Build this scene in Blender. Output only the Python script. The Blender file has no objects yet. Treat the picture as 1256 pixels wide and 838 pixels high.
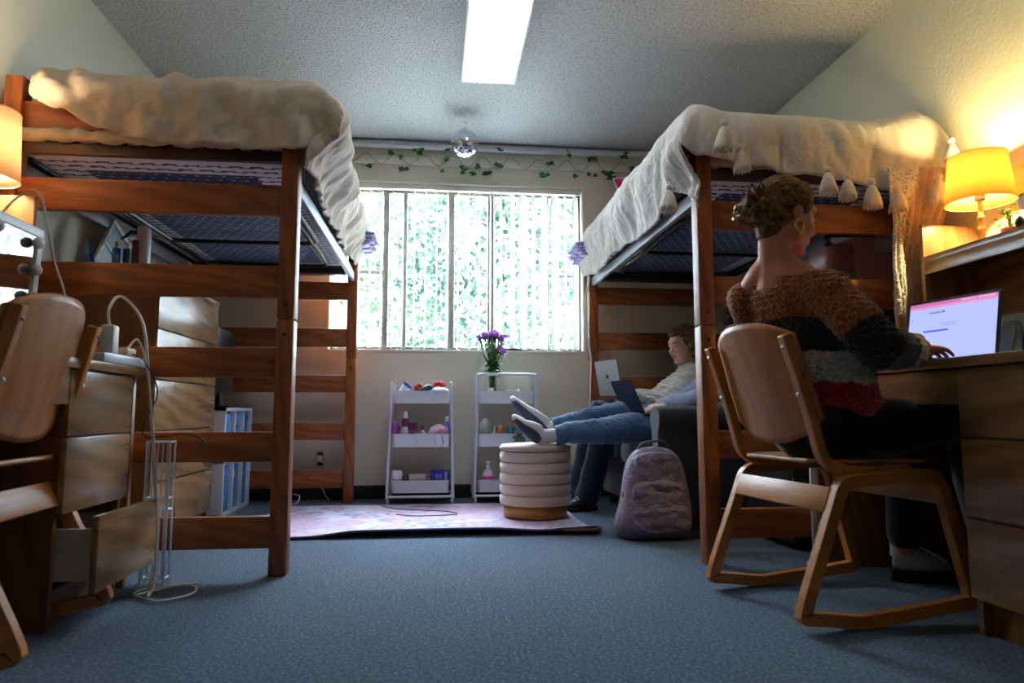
import bpy, bmesh, math, random
from mathutils import Vector, Matrix, noise
random.seed(7)
PI = math.pi
R = math.radians
SC = bpy.context.scene
COL = SC.collection

# ------------------------------------------------------------------ camera, world, lights, exposure
cam_d = bpy.data.cameras.new('camera'); cam = bpy.data.objects.new('camera', cam_d); COL.objects.link(cam)
cam_d.sensor_width = 36.0; cam_d.lens = 23.99; cam_d.clip_start = 0.05
cam.location = (0, 0, 0.61); cam.rotation_euler = (R(90 + 5.866), 0, R(-6.307))
cam_d.dof.use_dof = True; cam_d.dof.focus_distance = 3.9; cam_d.dof.aperture_fstop = 3.2
SC.camera = cam
SC.view_settings.view_transform = 'Standard'; SC.view_settings.look = 'None'
SC.view_settings.gamma = 1; SC.view_settings.use_curve_mapping = False
SC.view_settings.exposure = 1.15
SC.cycles.max_bounces = 10; SC.cycles.diffuse_bounces = 5; SC.cycles.glossy_bounces = 4
SC.cycles.transmission_bounces = 8; SC.cycles.transparent_max_bounces = 12
SC.cycles.sample_clamp_indirect = 6.0; SC.cycles.caustics_reflective = False; SC.cycles.caustics_refractive = False
SC.cycles.use_denoising = True

w = bpy.data.worlds.new('world'); SC.world = w; w.use_nodes = True
bg = w.node_tree.nodes['Background']; bg.inputs[0].default_value = (0.74, 0.87, 1.0, 1); bg.inputs[1].default_value = 48.0

def light(name, kind, loc, energy, color, rot=(0, 0, 0), **k):
    d = bpy.data.lights.new(name, kind); d.energy = energy; d.color = color
    for a, b in k.items(): setattr(d, a, b)
    o = bpy.data.objects.new(name, d); COL.objects.link(o); o.location = loc; o.rotation_euler = rot
    return o
pt = light('window_portal', 'AREA', (0.155, 5.0, 1.67), 1, (1, 1, 1), (R(-90), 0, 0), shape='RECTANGLE', size=1.85, size_y=1.24)
pt.data.cycles.is_portal = True
sun = light('sun', 'SUN', (0, 4, 9), 480, (1, .95, .88), (R(40), R(-15), 0), angle=R(1))

# ------------------------------------------------------------------ mesh helpers
class MB:
    def __init__(s): s.bm = bmesh.new(); s.mi = 0
    def _f(s, fs):
        for f in fs: f.material_index = s.mi
    def box(s, x0, x1, y0, y1, z0, z1, bev=0, M=None, seg=2):
        r = bmesh.ops.create_cube(s.bm, size=1)
        vs = r['verts']
        for v in vs:
            v.co = Vector(((x0+x1)/2 + v.co.x*(x1-x0), (y0+y1)/2 + v.co.y*(y1-y0), (z0+z1)/2 + v.co.z*(z1-z0)))
        fs = list({f for v in vs for f in v.link_faces}); s._f(fs)
        if bev > 0:
            es = list({e for v in vs for e in v.link_edges})
            q = bmesh.ops.bevel(s.bm, geom=es, offset=bev, segments=seg, profile=.5, affect='EDGES')
            s._f(q['faces']); vs = list({v for f in q['faces'] for v in f.verts} | {v for v in vs if v.is_valid})
        if M is not None:
            for v in vs: v.co = M @ v.co
        return s
    def rings(s, rings, closed=False, cap=True, cyc=True):
        V = [[s.bm.verts.new(p) for p in r] for r in rings]
        n = len(V[0]); m = len(V)
        for i in range(m if closed else m-1):
            a, b = V[i], V[(i+1) % m]
            for j in range(n if cyc else n-1):
                k = (j+1) % n
                try: f = s.bm.faces.new((a[j], a[k], b[k], b[j])); f.material_index = s.mi
                except ValueError: pass
        if cap and not closed and cyc:
            for r in (list(reversed(V[0])), V[-1]):
                try: f = s.bm.faces.new(r); f.material_index = s.mi
                except ValueError: pass
        return s
    def loft(s, pts, rad, side=None, n=12, closed=False, rnd=False, sq=1.0):
        """tube through pts; rad scalar / list of scalars / list of (a,b); side fixes the a axis; rnd rounds the ends"""
        P = [Vector(p) for p in pts]; m = len(P)
        if not isinstance(rad, (list, tuple)) or (len(rad) == 2 and m != 2): rad = [rad]*m
        Rr = [(r, r) if not isinstance(r, (list, tuple)) else tuple(r) for r in rad]
        T = []
        for i in range(m):
            a = P[(i-1) % m] if (closed or i > 0) else P[i]
            b = P[(i+1) % m] if (closed or i < m-1) else P[i]
            t = (b-a); T.append(t.normalized() if t.length > 1e-9 else Vector((0, 0, 1)))
        if rnd and not closed:
            def ends(p, t, r, sgn):
                out = []
                for q in (80, 60, 35):
                    out.append((p + t*sgn*min(r)*math.sin(R(q)), (r[0]*math.cos(R(q)), r[1]*math.cos(R(q)))))
                return out
            e0 = ends(P[0], T[0], Rr[0], -1); e1 = list(reversed(ends(P[-1], T[-1], Rr[-1], 1)))
            P = [a[0] for a in e0] + P + [a[0] for a in e1]
            Rr = [a[1] for a in e0] + Rr + [a[1] for a in e1]
            T = [T[0]]*3 + T + [T[-1]]*3
        up = Vector(side) if side is not None else (Vector((0, 0, 1)) if abs(T[0].z) < .9 else Vector((1, 0, 0)))
        rings = []; prev = None
        for p, t, r in zip(P, T, Rr):
            ref = up if (side is not None or prev is None) else prev
            a = (ref - t*ref.dot(t))
            if a.length < 1e-6: a = t.orthogonal()
            a.normalize(); b = t.cross(a); prev = a
            ring = []
            for j in range(n):
                th = 2*PI*j/n; c, d = math.cos(th), math.sin(th)
                if sq != 1.0:
                    c = math.copysign(abs(c)**sq, c); d = math.copysign(abs(d)**sq, d)
                ring.append(p + a*(r[0]*c) + b*(r[1]*d))
            rings.append(ring)
        return s.rings(rings, closed=closed)
    def bar(s, pts, w, h, side, closed=False):
        """rectangular section bar: w along side, h across"""
        P = [Vector(p) for p in pts]; m = len(P); sd = Vector(side).normalized(); rings = []
        for i in range(m):
            a = P[(i-1) % m] if (closed or i > 0) else None
            b = P[(i+1) % m] if (closed or i < m-1) else None
            t1 = (P[i]-a).normalized() if a is not None else None
            t2 = (b-P[i]).normalized() if b is not None else None
            t = ((t1 or t2) + (t2 or t1)).normalized()
            k = 1.0 if (t1 is None or t2 is None) else 1/max(.5, math.sqrt((1+t1.dot(t2))/2))
            n = t.cross(sd).normalized()*k
            rings.append([P[i]+sd*w/2+n*h/2, P[i]-sd*w/2+n*h/2, P[i]-sd*w/2-n*h/2, P[i]+sd*w/2-n*h/2])
        return s.rings(rings, closed=closed)
    def lathe(s, prof, c=(0, 0, 0), n=24, M=None, cap=True):
        c = Vector(c); rings = []
        for r, z in prof:
            ring = []
            for j in range(n):
                v = Vector((r*math.cos(2*PI*j/n), r*math.sin(2*PI*j/n), z))
                if M is not None: v = M @ v
                ring.append(c+v)
            rings.append(ring)
        return s.rings(rings, cap=cap)
    def ell(s, c, r, B=None, n=16, m=10):
        c = Vector(c); rings = []
        for i in range(m+1):
            ph = PI*(i+.02)/(m+.04)
            ring = []
            for j in range(n):
                v = Vector((r[0]*math.sin(ph)*math.cos(2*PI*j/n), r[1]*math.sin(ph)*math.sin(2*PI*j/n), -r[2]*math.cos(ph)))
                ring.append(c + (B @ v if B is not None else v))
            rings.append(ring)
        return s.rings(rings)
    def grid(s, fn, nu, nv, uv=False):
        V = [[s.bm.verts.new(fn(i/nu, j/nv)) for j in range(nv+1)] for i in range(nu+1)]
        L = s.bm.loops.layers.uv.verify() if uv else None
        for i in range(nu):
            for j in range(nv):
                f = s.bm.faces.new((V[i][j], V[i+1][j], V[i+1][j+1], V[i][j+1])); f.material_index = s.mi
                if uv:
                    for l, (a, b) in zip(f.loops, ((i, j), (i+1, j), (i+1, j+1), (i, j+1))): l[L].uv = (a/nu, b/nv)
        return s
    def poly(s, pts, depth):
        """extrude the polygon pts by the vector depth"""
        d = Vector(depth); P = [Vector(p) for p in pts]
        return s.rings([P, [p+d for p in P]])

def setp(o, label=None, cat=None, group=None, kind=None):
    for k, v in (('label', label), ('category', cat), ('group', group), ('kind', kind)):
        if v: o[k] = v
    return o
def pm(p):
    M = Matrix.Identity(4)
    while p is not None: M = p.matrix_basis @ M; p = p.parent
    return M
def obj(name, mb, mats, parent=None, smooth=40, sub=0, solid=0, local=False, bevel=0):
    bm = mb.bm if isinstance(mb, MB) else mb
    bmesh.ops.recalc_face_normals(bm, faces=bm.faces)
    if parent is not None and not local:
        bmesh.ops.transform(bm, matrix=pm(parent).inverted(), verts=bm.verts)
    me = bpy.data.meshes.new(name); bm.to_mesh(me); bm.free()
    return link(name, me, mats, parent, smooth, sub, solid, bevel)
def link(name, me, mats, parent=None, smooth=40, sub=0, solid=0, bevel=0):
    o = bpy.data.objects.new(name, me); COL.objects.link(o)
    if parent is not None: o.parent = parent
    for m in (mats if isinstance(mats, (list, tuple)) else [mats]): me.materials.append(m)
    if smooth:
        for p in me.polygons: p.use_smooth = True
        if smooth < 180: me.set_sharp_from_angle(angle=R(smooth))
    if solid: q = o.modifiers.new('s', 'SOLIDIFY'); q.thickness = solid; q.offset = 0
    if bevel: q = o.modifiers.new('b', 'BEVEL'); q.width = bevel; q.segments = 2; q.limit_method = 'ANGLE'; q.angle_limit = R(40)
    if sub: q = o.modifiers.new('u', 'SUBSURF'); q.levels = q.render_levels = sub
    return o
def empty(name, loc=(0, 0, 0), rz=0, label=None, cat=None, group=None, rot=None):
    o = bpy.data.objects.new(name, None); COL.objects.link(o); o.location = loc
    o.rotation_euler = rot if rot else (0, 0, rz); o.empty_display_size = .05
    return setp(o, label, cat, group)
def copy_tree(o, parent=None):
    c = o.copy(); COL.objects.link(c); c.parent = parent
    for ch in o.children: copy_tree(ch, c)
    return c
def fused(mb, voxel=.006, smooth=4, dec=0):
    """voxel-fuse everything in mb to one continuous mesh"""
    me = bpy.data.meshes.new('t'); bmesh.ops.recalc_face_normals(mb.bm, faces=mb.bm.faces); mb.bm.to_mesh(me); mb.bm.free()
    o = bpy.data.objects.new('t', me); COL.objects.link(o)
    q = o.modifiers.new('r', 'REMESH'); q.mode = 'VOXEL'; q.voxel_size = voxel
    if smooth: q = o.modifiers.new('s', 'SMOOTH'); q.iterations = smooth; q.factor = .5
    dg = bpy.context.evaluated_depsgraph_get()
    out = bpy.data.meshes.new_from_object(o.evaluated_get(dg))
    bpy.data.objects.remove(o); bpy.data.meshes.remove(me)
    return out
def obj_mesh(name, me, mats, parent, smooth=180):
    me.transform(pm(parent).inverted()) if parent is not None else None
    me.materials.clear()
    return link(name, me, mats, parent, smooth)
def puff(me, fn):
    nn = [v.normal.copy() for v in me.vertices]; cc = [v.co.copy() for v in me.vertices]; out = []
    for c, n in zip(cc, nn): out.extend(c+n*fn(c))
    me.vertices.foreach_set('co', out); me.update()
def N(x, y=0, z=0): return noise.noise(Vector((x, y, z)))
def lerp(a, b, t): return a+(b-a)*t
def pw(x, pts):
    if x <= pts[0][0]: return pts[0][1]
    for (a, b), (c, d) in zip(pts, pts[1:]):
        if x <= c:
            t = (x-a)/(c-a); t = t*t*(3-2*t); return b+(d-b)*t
    return pts[-1][1]
def rc(pts, r, n=5, closed=False):
    """round the corners of a polyline"""
    P = [Vector(p) for p in pts]; out = []; m = len(P)
    for i in range(m):
        if not closed and i in (0, m-1): out.append(P[i]); continue
        a, b, c = P[i-1], P[i], P[(i+1) % m]
        u, v = (a-b), (c-b); k = min(r, u.length*.48, v.length*.48)
        p, q = b+u.normalized()*k, b+v.normalized()*k
        for j in range(n+1):
            t = j/n; out.append(p*(1-t)**2 + b*2*t*(1-t) + q*t*t)
    return out

# ------------------------------------------------------------------ materials
def s2l(c): return tuple(((v/255)/12.92 if v/255 <= .04045 else (((v/255)+.055)/1.055)**2.4) for v in c)
def rgb(*c): return s2l(c)+(1,)
class NT:
    def __init__(s, name):
        s.m = bpy.data.materials.new(name); s.m.use_nodes = True; s.t = s.m.node_tree
        s.b = s.t.nodes['Principled BSDF']; s.out = s.t.nodes['Material Output']
    def n(s, typ, ins=None, **k):
        q = s.t.nodes.new(typ)
        for a, b in k.items(): setattr(q, a, b)
        for a, b in (ins or {}).items():
            if isinstance(b, bpy.types.NodeSocket): s.t.links.new(b, q.inputs[a])
            else: q.inputs[a].default_value = b
        return q
    def set(s, **k):
        for a, b in k.items():
            a = {'color': 'Base Color', 'rough': 'Roughness', 'metal': 'Metallic', 'trans': 'Transmission Weight', 'coat': 'Coat Weight', 'coatr': 'Coat Roughness',
                 'sheen': 'Sheen Weight', 'spec': 'Specular IOR Level', 'ecol': 'Emission Color', 'estr': 'Emission Strength', 'alpha': 'Alpha', 'normal': 'Normal', 'ior': 'IOR',
                 'sss': 'Subsurface Weight'}[a]
            if isinstance(b, bpy.types.NodeSocket): s.t.links.new(b, s.b.inputs[a])
            else: s.b.inputs[a].default_value = b
        return s
    def co(s, scale=(1, 1, 1), kind='Object', rot=(0, 0, 0)):
        c = s.n('ShaderNodeTexCoord'); m = s.n('ShaderNodeMapping', {'Vector': c.outputs[kind], 'Scale': scale, 'Rotation': rot}); return m.outputs[0]
    def ramp(s, fac, stops, interp='LINEAR'):
        r = s.n('ShaderNodeValToRGB', {'Fac': fac}); e = r.color_ramp; e.interpolation = interp
        while len(e.elements) < len(stops): e.elements.new(.5)
        for q, (p, c) in zip(e.elements, stops): q.position = p; q.color = c if len(c) == 4 else tuple(c)+(1,)
        return r.outputs[0]
    def noise(s, vec, scale, detail=3, rough=.5, dist=0):
        return s.n('ShaderNodeTexNoise', {'Vector': vec, 'Scale': scale, 'Detail': detail, 'Roughness': rough, 'Distortion': dist}).outputs[0]
    def bump(s, h, st, dist=.01, nrm=None):
        i = {'Height': h, 'Strength': st, 'Distance': dist}
        if nrm is not None: i['Normal'] = nrm
        return s.n('ShaderNodeBump', i).outputs[0]
    def mix(s, f, a, b, mode='MIX'):
        q = s.n('ShaderNodeMix', data_type='RGBA', blend_type=mode)
        for i, v in ((0, f), (6, a), (7, b)):
            if isinstance(v, bpy.types.NodeSocket): s.t.links.new(v, q.inputs[i])
            else: q.inputs[i].default_value = v
        return q.outputs[2]
    def math(s, op, a, b=0.0, c=None):
        q = s.n('ShaderNodeMath', operation=op)
        for i, v in enumerate((a, b) if c is None else (a, b, c)):
            if isinstance(v, bpy.types.NodeSocket): s.t.links.new(v, q.inputs[i])
            else: q.inputs[i].default_value = v
        return q.outputs[0]
_pc = {}
def plain(c, rough=.5, metal=0, **k):
    key = (c, rough, metal, tuple(sorted(k.items())))
    if key not in _pc:
        t = NT('plain_%d' % len(_pc)); bp = k.pop('bump', 0); sc = k.pop('bs', 300)
        t.set(color=rgb(*c), rough=rough, metal=metal, **k)
        v = t.co(); f = t.noise(v, 18, 3)
        t.set(color=t.mix(.5, rgb(*c), t.mix(f, tuple(x*.82 for x in s2l(c))+(1,), tuple(min(1, x*1.12) for x in s2l(c))+(1,))))
        if bp: t.set(normal=t.bump(t.noise(v, sc, 2), bp, .002))
        _pc[key] = t.m
    return _pc[key]
def wood(name, c1, c2, axis, rough=.42, scale=1.0, coat=.15, cath=.5):
    t = NT(name); sc = [14*scale]*3; sc[axis] = 1.1*scale
    v = t.co(tuple(sc)); f = t.noise(v, 3.2, 6, .62, 1.2)
    sc2 = [3.0*scale]*3; sc2[axis] = .6*scale
    wv = t.n('ShaderNodeTexWave', {'Vector': t.co(tuple(sc2)), 'Scale': 3.2, 'Distortion': 9.0, 'Detail': 3.0, 'Detail Scale': .9}, wave_type='BANDS', bands_direction='DIAGONAL').outputs[1]
    sc3 = [160*scale]*3; sc3[axis] = 5*scale
    g = t.noise(t.co(tuple(sc3)), 1.5, 2)
    wv = t.math('ADD', t.math('MULTIPLY', wv, .5), .25)
    m = t.math('ADD', t.math('MULTIPLY', f, 1-cath), t.math('MULTIPLY', wv, cath))
    m2 = t.math('ADD', t.math('MULTIPLY', m, .75), t.math('MULTIPLY', g, .25))
    t.set(color=t.ramp(m2, [(.25, rgb(*c1)), (.62, rgb(*c2))]), rough=rough, coat=coat, coatr=.25, normal=t.bump(g, .03, .001))
    return t.m
AX = 'XYZ'
BEDW = [wood('bed_oak_%s' % a, (84, 38, 10), (158, 84, 30), i, .48, 1, .08, .42) for i, a in enumerate(AX)]
DESK = [wood('desk_oak_%s' % a, (116, 82, 50), (158, 118, 78), i, .27, .8, .2, .6) for i, a in enumerate(AX)]
SIDE = [wood('side_oak_%s' % a, (98, 60, 26), (140, 92, 44), i, .4, .8, .1, .5) for i, a in enumerate(AX)]
PLY = [wood('beech_ply_%s' % a, (146, 80, 26), (192, 122, 50), i, .42, .8, .08, .3) for i, a in enumerate(AX)]
DARKW = wood('dark_stained_wood', (40, 20, 10), (66, 34, 18), 0, .5)

def mk_carpet():
    t = NT('blue_carpet'); v = t.co()
    a = t.noise(v, 110, 2, .7); b = t.noise(v, 1.6, 3); c = t.noise(v, 330, 1)
    col = t.ramp(a, [(.32, rgb(24, 34, 48)), (.46, rgb(52, 72, 96)), (.56, rgb(76, 100, 126)), (.66, rgb(150, 160, 165)), (.72, rgb(96, 84, 80))])
    col = t.mix(t.math('MULTIPLY', b, .35), col, rgb(44, 62, 84))
    t.set(color=col, rough=.95, spec=.15, sheen=.25, normal=t.bump(t.math('ADD', a, c), .9, .006)); return t.m
def mk_ceiling():
    t = NT('popcorn_ceiling'); v = t.co(); a = t.noise(v, 75, 3, .75); b = t.ramp(a, [(.35, (0, 0, 0)), (.65, (1, 1, 1))])
    c = t.ramp(a, [(.38, rgb(190, 190, 193)), (.5, rgb(236, 236, 238))])
    t.set(color=c, rough=.95, spec=.1, normal=t.bump(b, 1.0, .012)); return t.m
def mk_wall(name, c):
    t = NT(name); v = t.co(); a = t.noise(v, 55, 3, .6); b = t.noise(v, .8, 2)
    t.set(color=t.mix(b, rgb(*[q-6 for q in c]), rgb(*[q+4 for q in c])), rough=.75, spec=.25, normal=t.bump(a, .45, .006)); return t.m
CARPET = mk_carpet(); CEIL = mk_ceiling(); WALL = mk_wall('painted_wall', (214, 206, 188)); WALLR = mk_wall('painted_wall_side', (218, 216, 196))
WHITE = plain((236, 236, 234), .45); BLACK = plain((16, 16, 18), .5); BLACKM = plain((20, 20, 22), .35, spec=.5)
METALW = plain((214, 218, 224), .35); CHROME = plain((200, 200, 205), .15, 1.0); ALU = plain((118, 112, 102), .4, .6)
RAILM = plain((150, 152, 160), .5, .2)
def cloth(name, c, c2=None, bs=500, bst=.35, rough=.9, sheen=.3, wr=.35, ws=9):
    t = NT(name); v = t.co(); a = t.noise(v, bs, 2); b = t.noise(v, ws, 4, .6, .6)
    t.set(color=t.mix(t.noise(v, 4, 3), rgb(*c), rgb(*(c2 or tuple(int(q*.9) for q in c)))), rough=rough, sheen=sheen, spec=.2,
          normal=t.bump(b, wr, .03, t.bump(a, bst, .001))); return t.m
def knit(name, c, c2=None, s=60, st=1.0, attr=False, axis=2, cable=0):
    t = NT(name); v = t.co()
    w1 = t.n('ShaderNodeTexVoronoi', {'Vector': t.co((1.0, 1.0, 1.5) if axis == 2 else (1.5, 1, 1)), 'Scale': s}, feature='SMOOTH_F1').outputs[0]
    h = t.math('SUBTRACT', 1.0, w1); n2 = t.noise(v, 420, 2)
    if cable:
        wv = t.n('ShaderNodeTexWave', {'Vector': v, 'Scale': cable, 'Distortion': 5.0, 'Detail': 1.0, 'Detail Scale': 2.5}, wave_type='BANDS', bands_direction='DIAGONAL').outputs[1]
        h = t.math('ADD', h, t.math('MULTIPLY', wv, 1.2))
    if attr:
        base = t.n('ShaderNodeAttribute', attribute_name='Col').outputs[0]
        dark = t.mix(1.0, base, (.42, .42, .42, 1), 'MULTIPLY')
    else: base = rgb(*c); dark = rgb(*(c2 or tuple(int(q*.7) for q in c)))
    t.set(color=t.mix(t.ramp(w1, [(.25, (0, 0, 0)), (.75, (1, 1, 1))]), base, dark), rough=.95, sheen=.4, spec=.1,
          normal=t.bump(h, st, .012, t.bump(n2, .4, .002))); return t.m
def skin(name, c):
    t = NT(name); v = t.co(); a = t.noise(v, 14, 3)
    t.set(color=t.mix(a, rgb(*c), rgb(min(255, c[0]+8), c[1]-12, c[2]-12)), rough=.5, spec=.35, sss=.12, normal=t.bump(t.noise(v, 260, 2), .08, .001))
    t.b.inputs['Subsurface Radius'].default_value = (.02, .008, .004); return t.m
def hair(name, c1, c2, axis=(1, 1, 1)):
    t = NT(name); v = t.co(axis); a = t.noise(v, 30, 4, .7, .5)
    t.set(color=t.ramp(a, [(.35, rgb(*c1)), (.62, rgb(*c2))]), rough=.6, spec=.2, normal=t.bump(a, .6, .006)); return t.m
def glass(name, c=(235, 245, 245), rough=0.0, ior=1.45, fac=.12):
    t = NT(name); g = t.n('ShaderNodeBsdfGlossy', {'Color': (1, 1, 1, 1), 'Roughness': rough+.02}); tr = t.n('ShaderNodeBsdfTransparent', {'Color': rgb(*c)})
    lw = t.n('ShaderNodeLayerWeight', {'Blend': .25}); f = t.math('MULTIPLY', lw.outputs[1], fac*5)
    f = t.math('MINIMUM', t.math('ADD', f, .03), .9)
    m = t.n('ShaderNodeMixShader', {0: f, 1: tr.outputs[0], 2: g.outputs[0]}); t.t.links.new(m.outputs[0], t.out.inputs[0]); return t.m
def translucent(name, c, fac=.5, bumps=0):
    t = NT(name); d = t.n('ShaderNodeBsdfDiffuse', {'Color': rgb(*c)}); q = t.n('ShaderNodeBsdfTranslucent', {'Color': rgb(*c)})
    if bumps:
        bm = t.bump(t.noise(t.co(), bumps, 2), .5, .001); t.t.links.new(bm, d.inputs['Normal'])
    m = t.n('ShaderNodeMixShader', {0: fac, 1: d.outputs[0], 2: q.outputs[0]}); t.t.links.new(m.outputs[0], t.out.inputs[0]); return t.m
def emit(name, c, st):
    t = NT(name); t.set(color=rgb(*c), ecol=rgb(*c), estr=st, rough=.6); return t.m
PANE = glass('window_glass', (245, 250, 252), fac=.04)
GLASS = glass('clear_glass', (225, 238, 236), fac=.25)
MIRROR = plain((230, 232, 235), .03, 1.0)

# ------------------------------------------------------------------ the room
XL, XR, YB, YF, ZC = -1.69, 2.24, 4.95, -1.6, 2.60
WX0, WX1, WZ0, WZ1 = -0.77, 1.085, 1.05, 2.29
def struct(name, mb, m, **k): return setp(obj(name, mb, m, smooth=30, **k), kind='structure')
struct('floor', MB().box(XL-.1, XR+.1, YF-.1, YB+.12, -.1, 0), CARPET)
struct('ceiling', MB().box(XL-.1, XR+.1, YF-.1, YB+.12, ZC, ZC+.1), CEIL)
struct('wall_left', MB().box(XL-.1, XL, YF, YB, 0, ZC), WALLR)
struct('wall_right', MB().box(XR, XR+.1, YF, YB, 0, ZC), WALLR)
struct('wall_front', MB().box(XL, XR, YF-.1, YF, 0, ZC), WALL)
mb = MB(); WT = .14
mb.box(XL-.1, WX0, YB, YB+WT, 0, ZC); mb.box(WX1, XR+.1, YB, YB+WT, 0, ZC)
mb.box(WX0, WX1, YB, YB+WT, 0, WZ0); mb.box(WX0, WX1, YB, YB+WT, WZ1, ZC)
struct('wall_back', mb, WALL)
BB = plain((24, 22, 22), .6)
struct('baseboard_back', MB().box(XL, XR, YB-.012, YB, 0, .095, .003), BB)
struct('baseboard_left', MB().box(XL, XL+.012, YF, YB-.012, 0, .095, .003), BB)
struct('baseboard_right', MB().box(XR-.012, XR, YF, YB-.012, 0, .095, .003), BB)
struct('trim_1', MB().box(XL, XR, YB-.03, YB, 2.425, 2.485, .006), plain((214, 208, 196), .5))
struct('trim_2', MB().loft([(XL, YB-.04, ZC-.035), (XR, YB-.04, ZC-.035)], .03, n=12), plain((190, 192, 196), .7))
mb = MB()
for a in ((WX0-.012, WX0, WZ0-.0, WZ1+.012), (WX1, WX1+.012, WZ0, WZ1+.012), (WX0, WX1, WZ1, WZ1+.014)): mb.box(a[0], a[1], YB-.006, YB+.002, a[2], a[3])
struct('trim_3', mb, plain((226, 216, 196), .5))
struct('trim_4', MB().box(WX0, WX1, YB-.01, YB+WT, WZ0-.012, WZ0+.004, .002), plain((228, 222, 210), .5))

# window with frame, mullions, panes
wy = YB+.095
win = setp(bpy.data.objects.new('window_1', None), kind='structure'); COL.objects.link(win); win.location = (.155, wy, WZ0)
mb = MB(); fw = .035
mb.box(WX0, WX1, wy, wy+.045, WZ0, WZ0+fw, .004); mb.box(WX0, WX1, wy, wy+.045, WZ1-.05, WZ1, .004)
mb.box(WX0, WX0+fw, wy, wy+.045, WZ0, WZ1, .004); mb.box(WX1-fw, WX1, wy, wy+.045, WZ0, WZ1, .004)
obj('window_frame', mb, ALU, win)
for i, (x, ww) in enumerate(((-.385, .045), (-.245, .035), (.1, .05), (.395, .05), (.655, .035), (.82, .04))):
    obj('mullion', MB().box(x-ww/2, x+ww/2, wy-.008-.004*(i % 2), wy+.04, WZ0+.02, WZ1-.03, .004), ALU, win)
for x0, x1 in ((WX0+.03, -.40), (.835, WX1-.03)):
    obj('mullion', MB().box(x0, x1, wy+.002, wy+.035, 1.62, 1.65, .003), ALU, win)
obj('window_pane', MB().box(WX0+.02, WX1-.02, wy+.02, wy+.024, WZ0+.02, WZ1-.03), PANE, win)

# ceiling light fixture
fx = empty('ceiling_light', (.285, 2.95, ZC), label='long rectangular white ceiling light with a frosted diffuser', cat='ceiling light')
mb = MB(); X0, X1, Y0, Y1 = .125, .445, 2.05, 3.87
for a in ((X0, X0+.012, Y0, Y1), (X1-.012, X1, Y0, Y1), (X0+.012, X1-.012, Y0, Y0+.012), (X0+.012, X1-.012, Y1-.012, Y1)): mb.box(a[0], a[1], a[2], a[3], ZC-.05, ZC, .002)
obj('light_housing', mb, plain((225, 225, 225), .5), fx)
obj('diffuser', MB().box(X0+.012, X1-.012, Y0+.012, Y1-.012, ZC-.047, ZC-.03, .003), emit('diffuser_glow', (235, 244, 255), 3.5), fx)

# ------------------------------------------------------------------ loft beds
def mk_mattress_mat():
    t = NT('mattress_print'); c = t.n('ShaderNodeTexCoord').outputs['Object']; sp = t.n('ShaderNodeSeparateXYZ', {0: c})
    x, y = sp.outputs[0], sp.outputs[1]
    def dashes(sx, sy, wx, wy):
        rx = t.math('MULTIPLY', y, 1/sy); row = t.math('FLOOR', rx); off = t.math('MULTIPLY', t.math('MODULO', t.math('ABSOLUTE', row), 2.0), .5)
        n = t.math('MULTIPLY', t.noise(c, 14, 2), .5)
        fx_ = t.math('FRACT', t.math('ADD', t.math('ADD', t.math('MULTIPLY', x, 1/sx), off), 50.0)); fy = t.math('FRACT', t.math('ADD', t.math('ADD', rx, n), 50.0))
        return t.math('MULTIPLY', t.math('LESS_THAN', fx_, wx), t.math('LESS_THAN', fy, wy))
    big = dashes(.085, .055, .66, .40); small = dashes(.055, .045, .3, .28)
    ax = t.math('ABSOLUTE', x); ay = t.math('ABSOLUTE', t.math('ADD', y, -.02))
    navy = t.math('MULTIPLY', t.math('LESS_THAN', ax, .34), t.math('LESS_THAN', ay, .86))
    a = t.mix(big, rgb(228, 228, 238), rgb(30, 32, 44)); b = t.mix(small, rgb(22, 44, 92), rgb(170, 184, 210))
    t.set(color=t.mix(navy, a, b), rough=.8, sheen=.2, spec=.2, normal=t.bump(t.noise(c, 8, 3), .5, .02)); return t.m
MATT = mk_mattress_mat()
YA, YE = 2.72, 4.76     # front and back post centres
def make_bed():
    b = empty('loft_bed', (0, 3.74, 0))
    hw = .518
    for sx in (-1, 1):
        for y in (YA, YE):
            x = sx*hw; p = empty_part = None
            mb = MB(); mb.box(x-.033, x+.033, y-.035, y+.035, 0, .962, .006); mb.box(x-.033, x+.033, y-.035, y+.035, .966, 1.893, .006)
            mb.box(x-.024, x+.024, y-.026, y+.026, .95, .98)
            o = obj('post', mb, BEDW[2], b)
            for z in (.905, 1.02): obj('bolt', MB().loft([(x, y-.0365, z), (x, y-.033, z)], .008, n=12), BLACK, o)
    for y in (YA, YE):
        zs = [(1.375, 1.50), (1.05, 1.175), (.74, .855), (.42, .533), (.10, .218), (1.69, 1.80)]
        for z0, z1 in zs:
            obj('rail', MB().box(-hw+.03, hw-.03, y-.016, y+.016, z0, z1, .005), BEDW[0], b)
    for y in (YA, YE):
        obj('support_rail', MB().box(-hw+.03, hw-.03, y-.012, y+.012, 1.595, 1.64, .003), DARKW, b)
    for sx in (-1, 1):
        mb = MB(); mb.box(sx*hw-.012, sx*hw+.012, YA+.035, YE-.035, 1.505, 1.565, .004)
        obj('side_rail', mb, RAILM, b)
        mb = MB(); mb.box(sx*(hw-.02)-.02, sx*(hw-.02)+.02, YA+.04, YE-.04, 1.585, 1.595, .002)
        obj('angle_iron', mb, BLACKM, b)
    zz = 1.568
    for y0, y1, ins in ((3.12, 4.56, .13), (3.20, 3.95, .10)):
        lp = rc([(-hw+ins, y0, zz), (hw-ins, y0, zz), (hw-ins, y1, zz), (-hw+ins, y1, zz)], .12, 8, True)
        obj('spring_frame', MB().loft(lp, (.012, .016), side=(0, 0, 1), n=8, closed=True), BLACKM, b)
    mb = MB(); mb.box(-hw+.04, hw-.04, 4.60, 4.70, 1.53, 1.58, .004)
    obj('cross_bar', mb, BLACKM, b)
    return b
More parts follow.
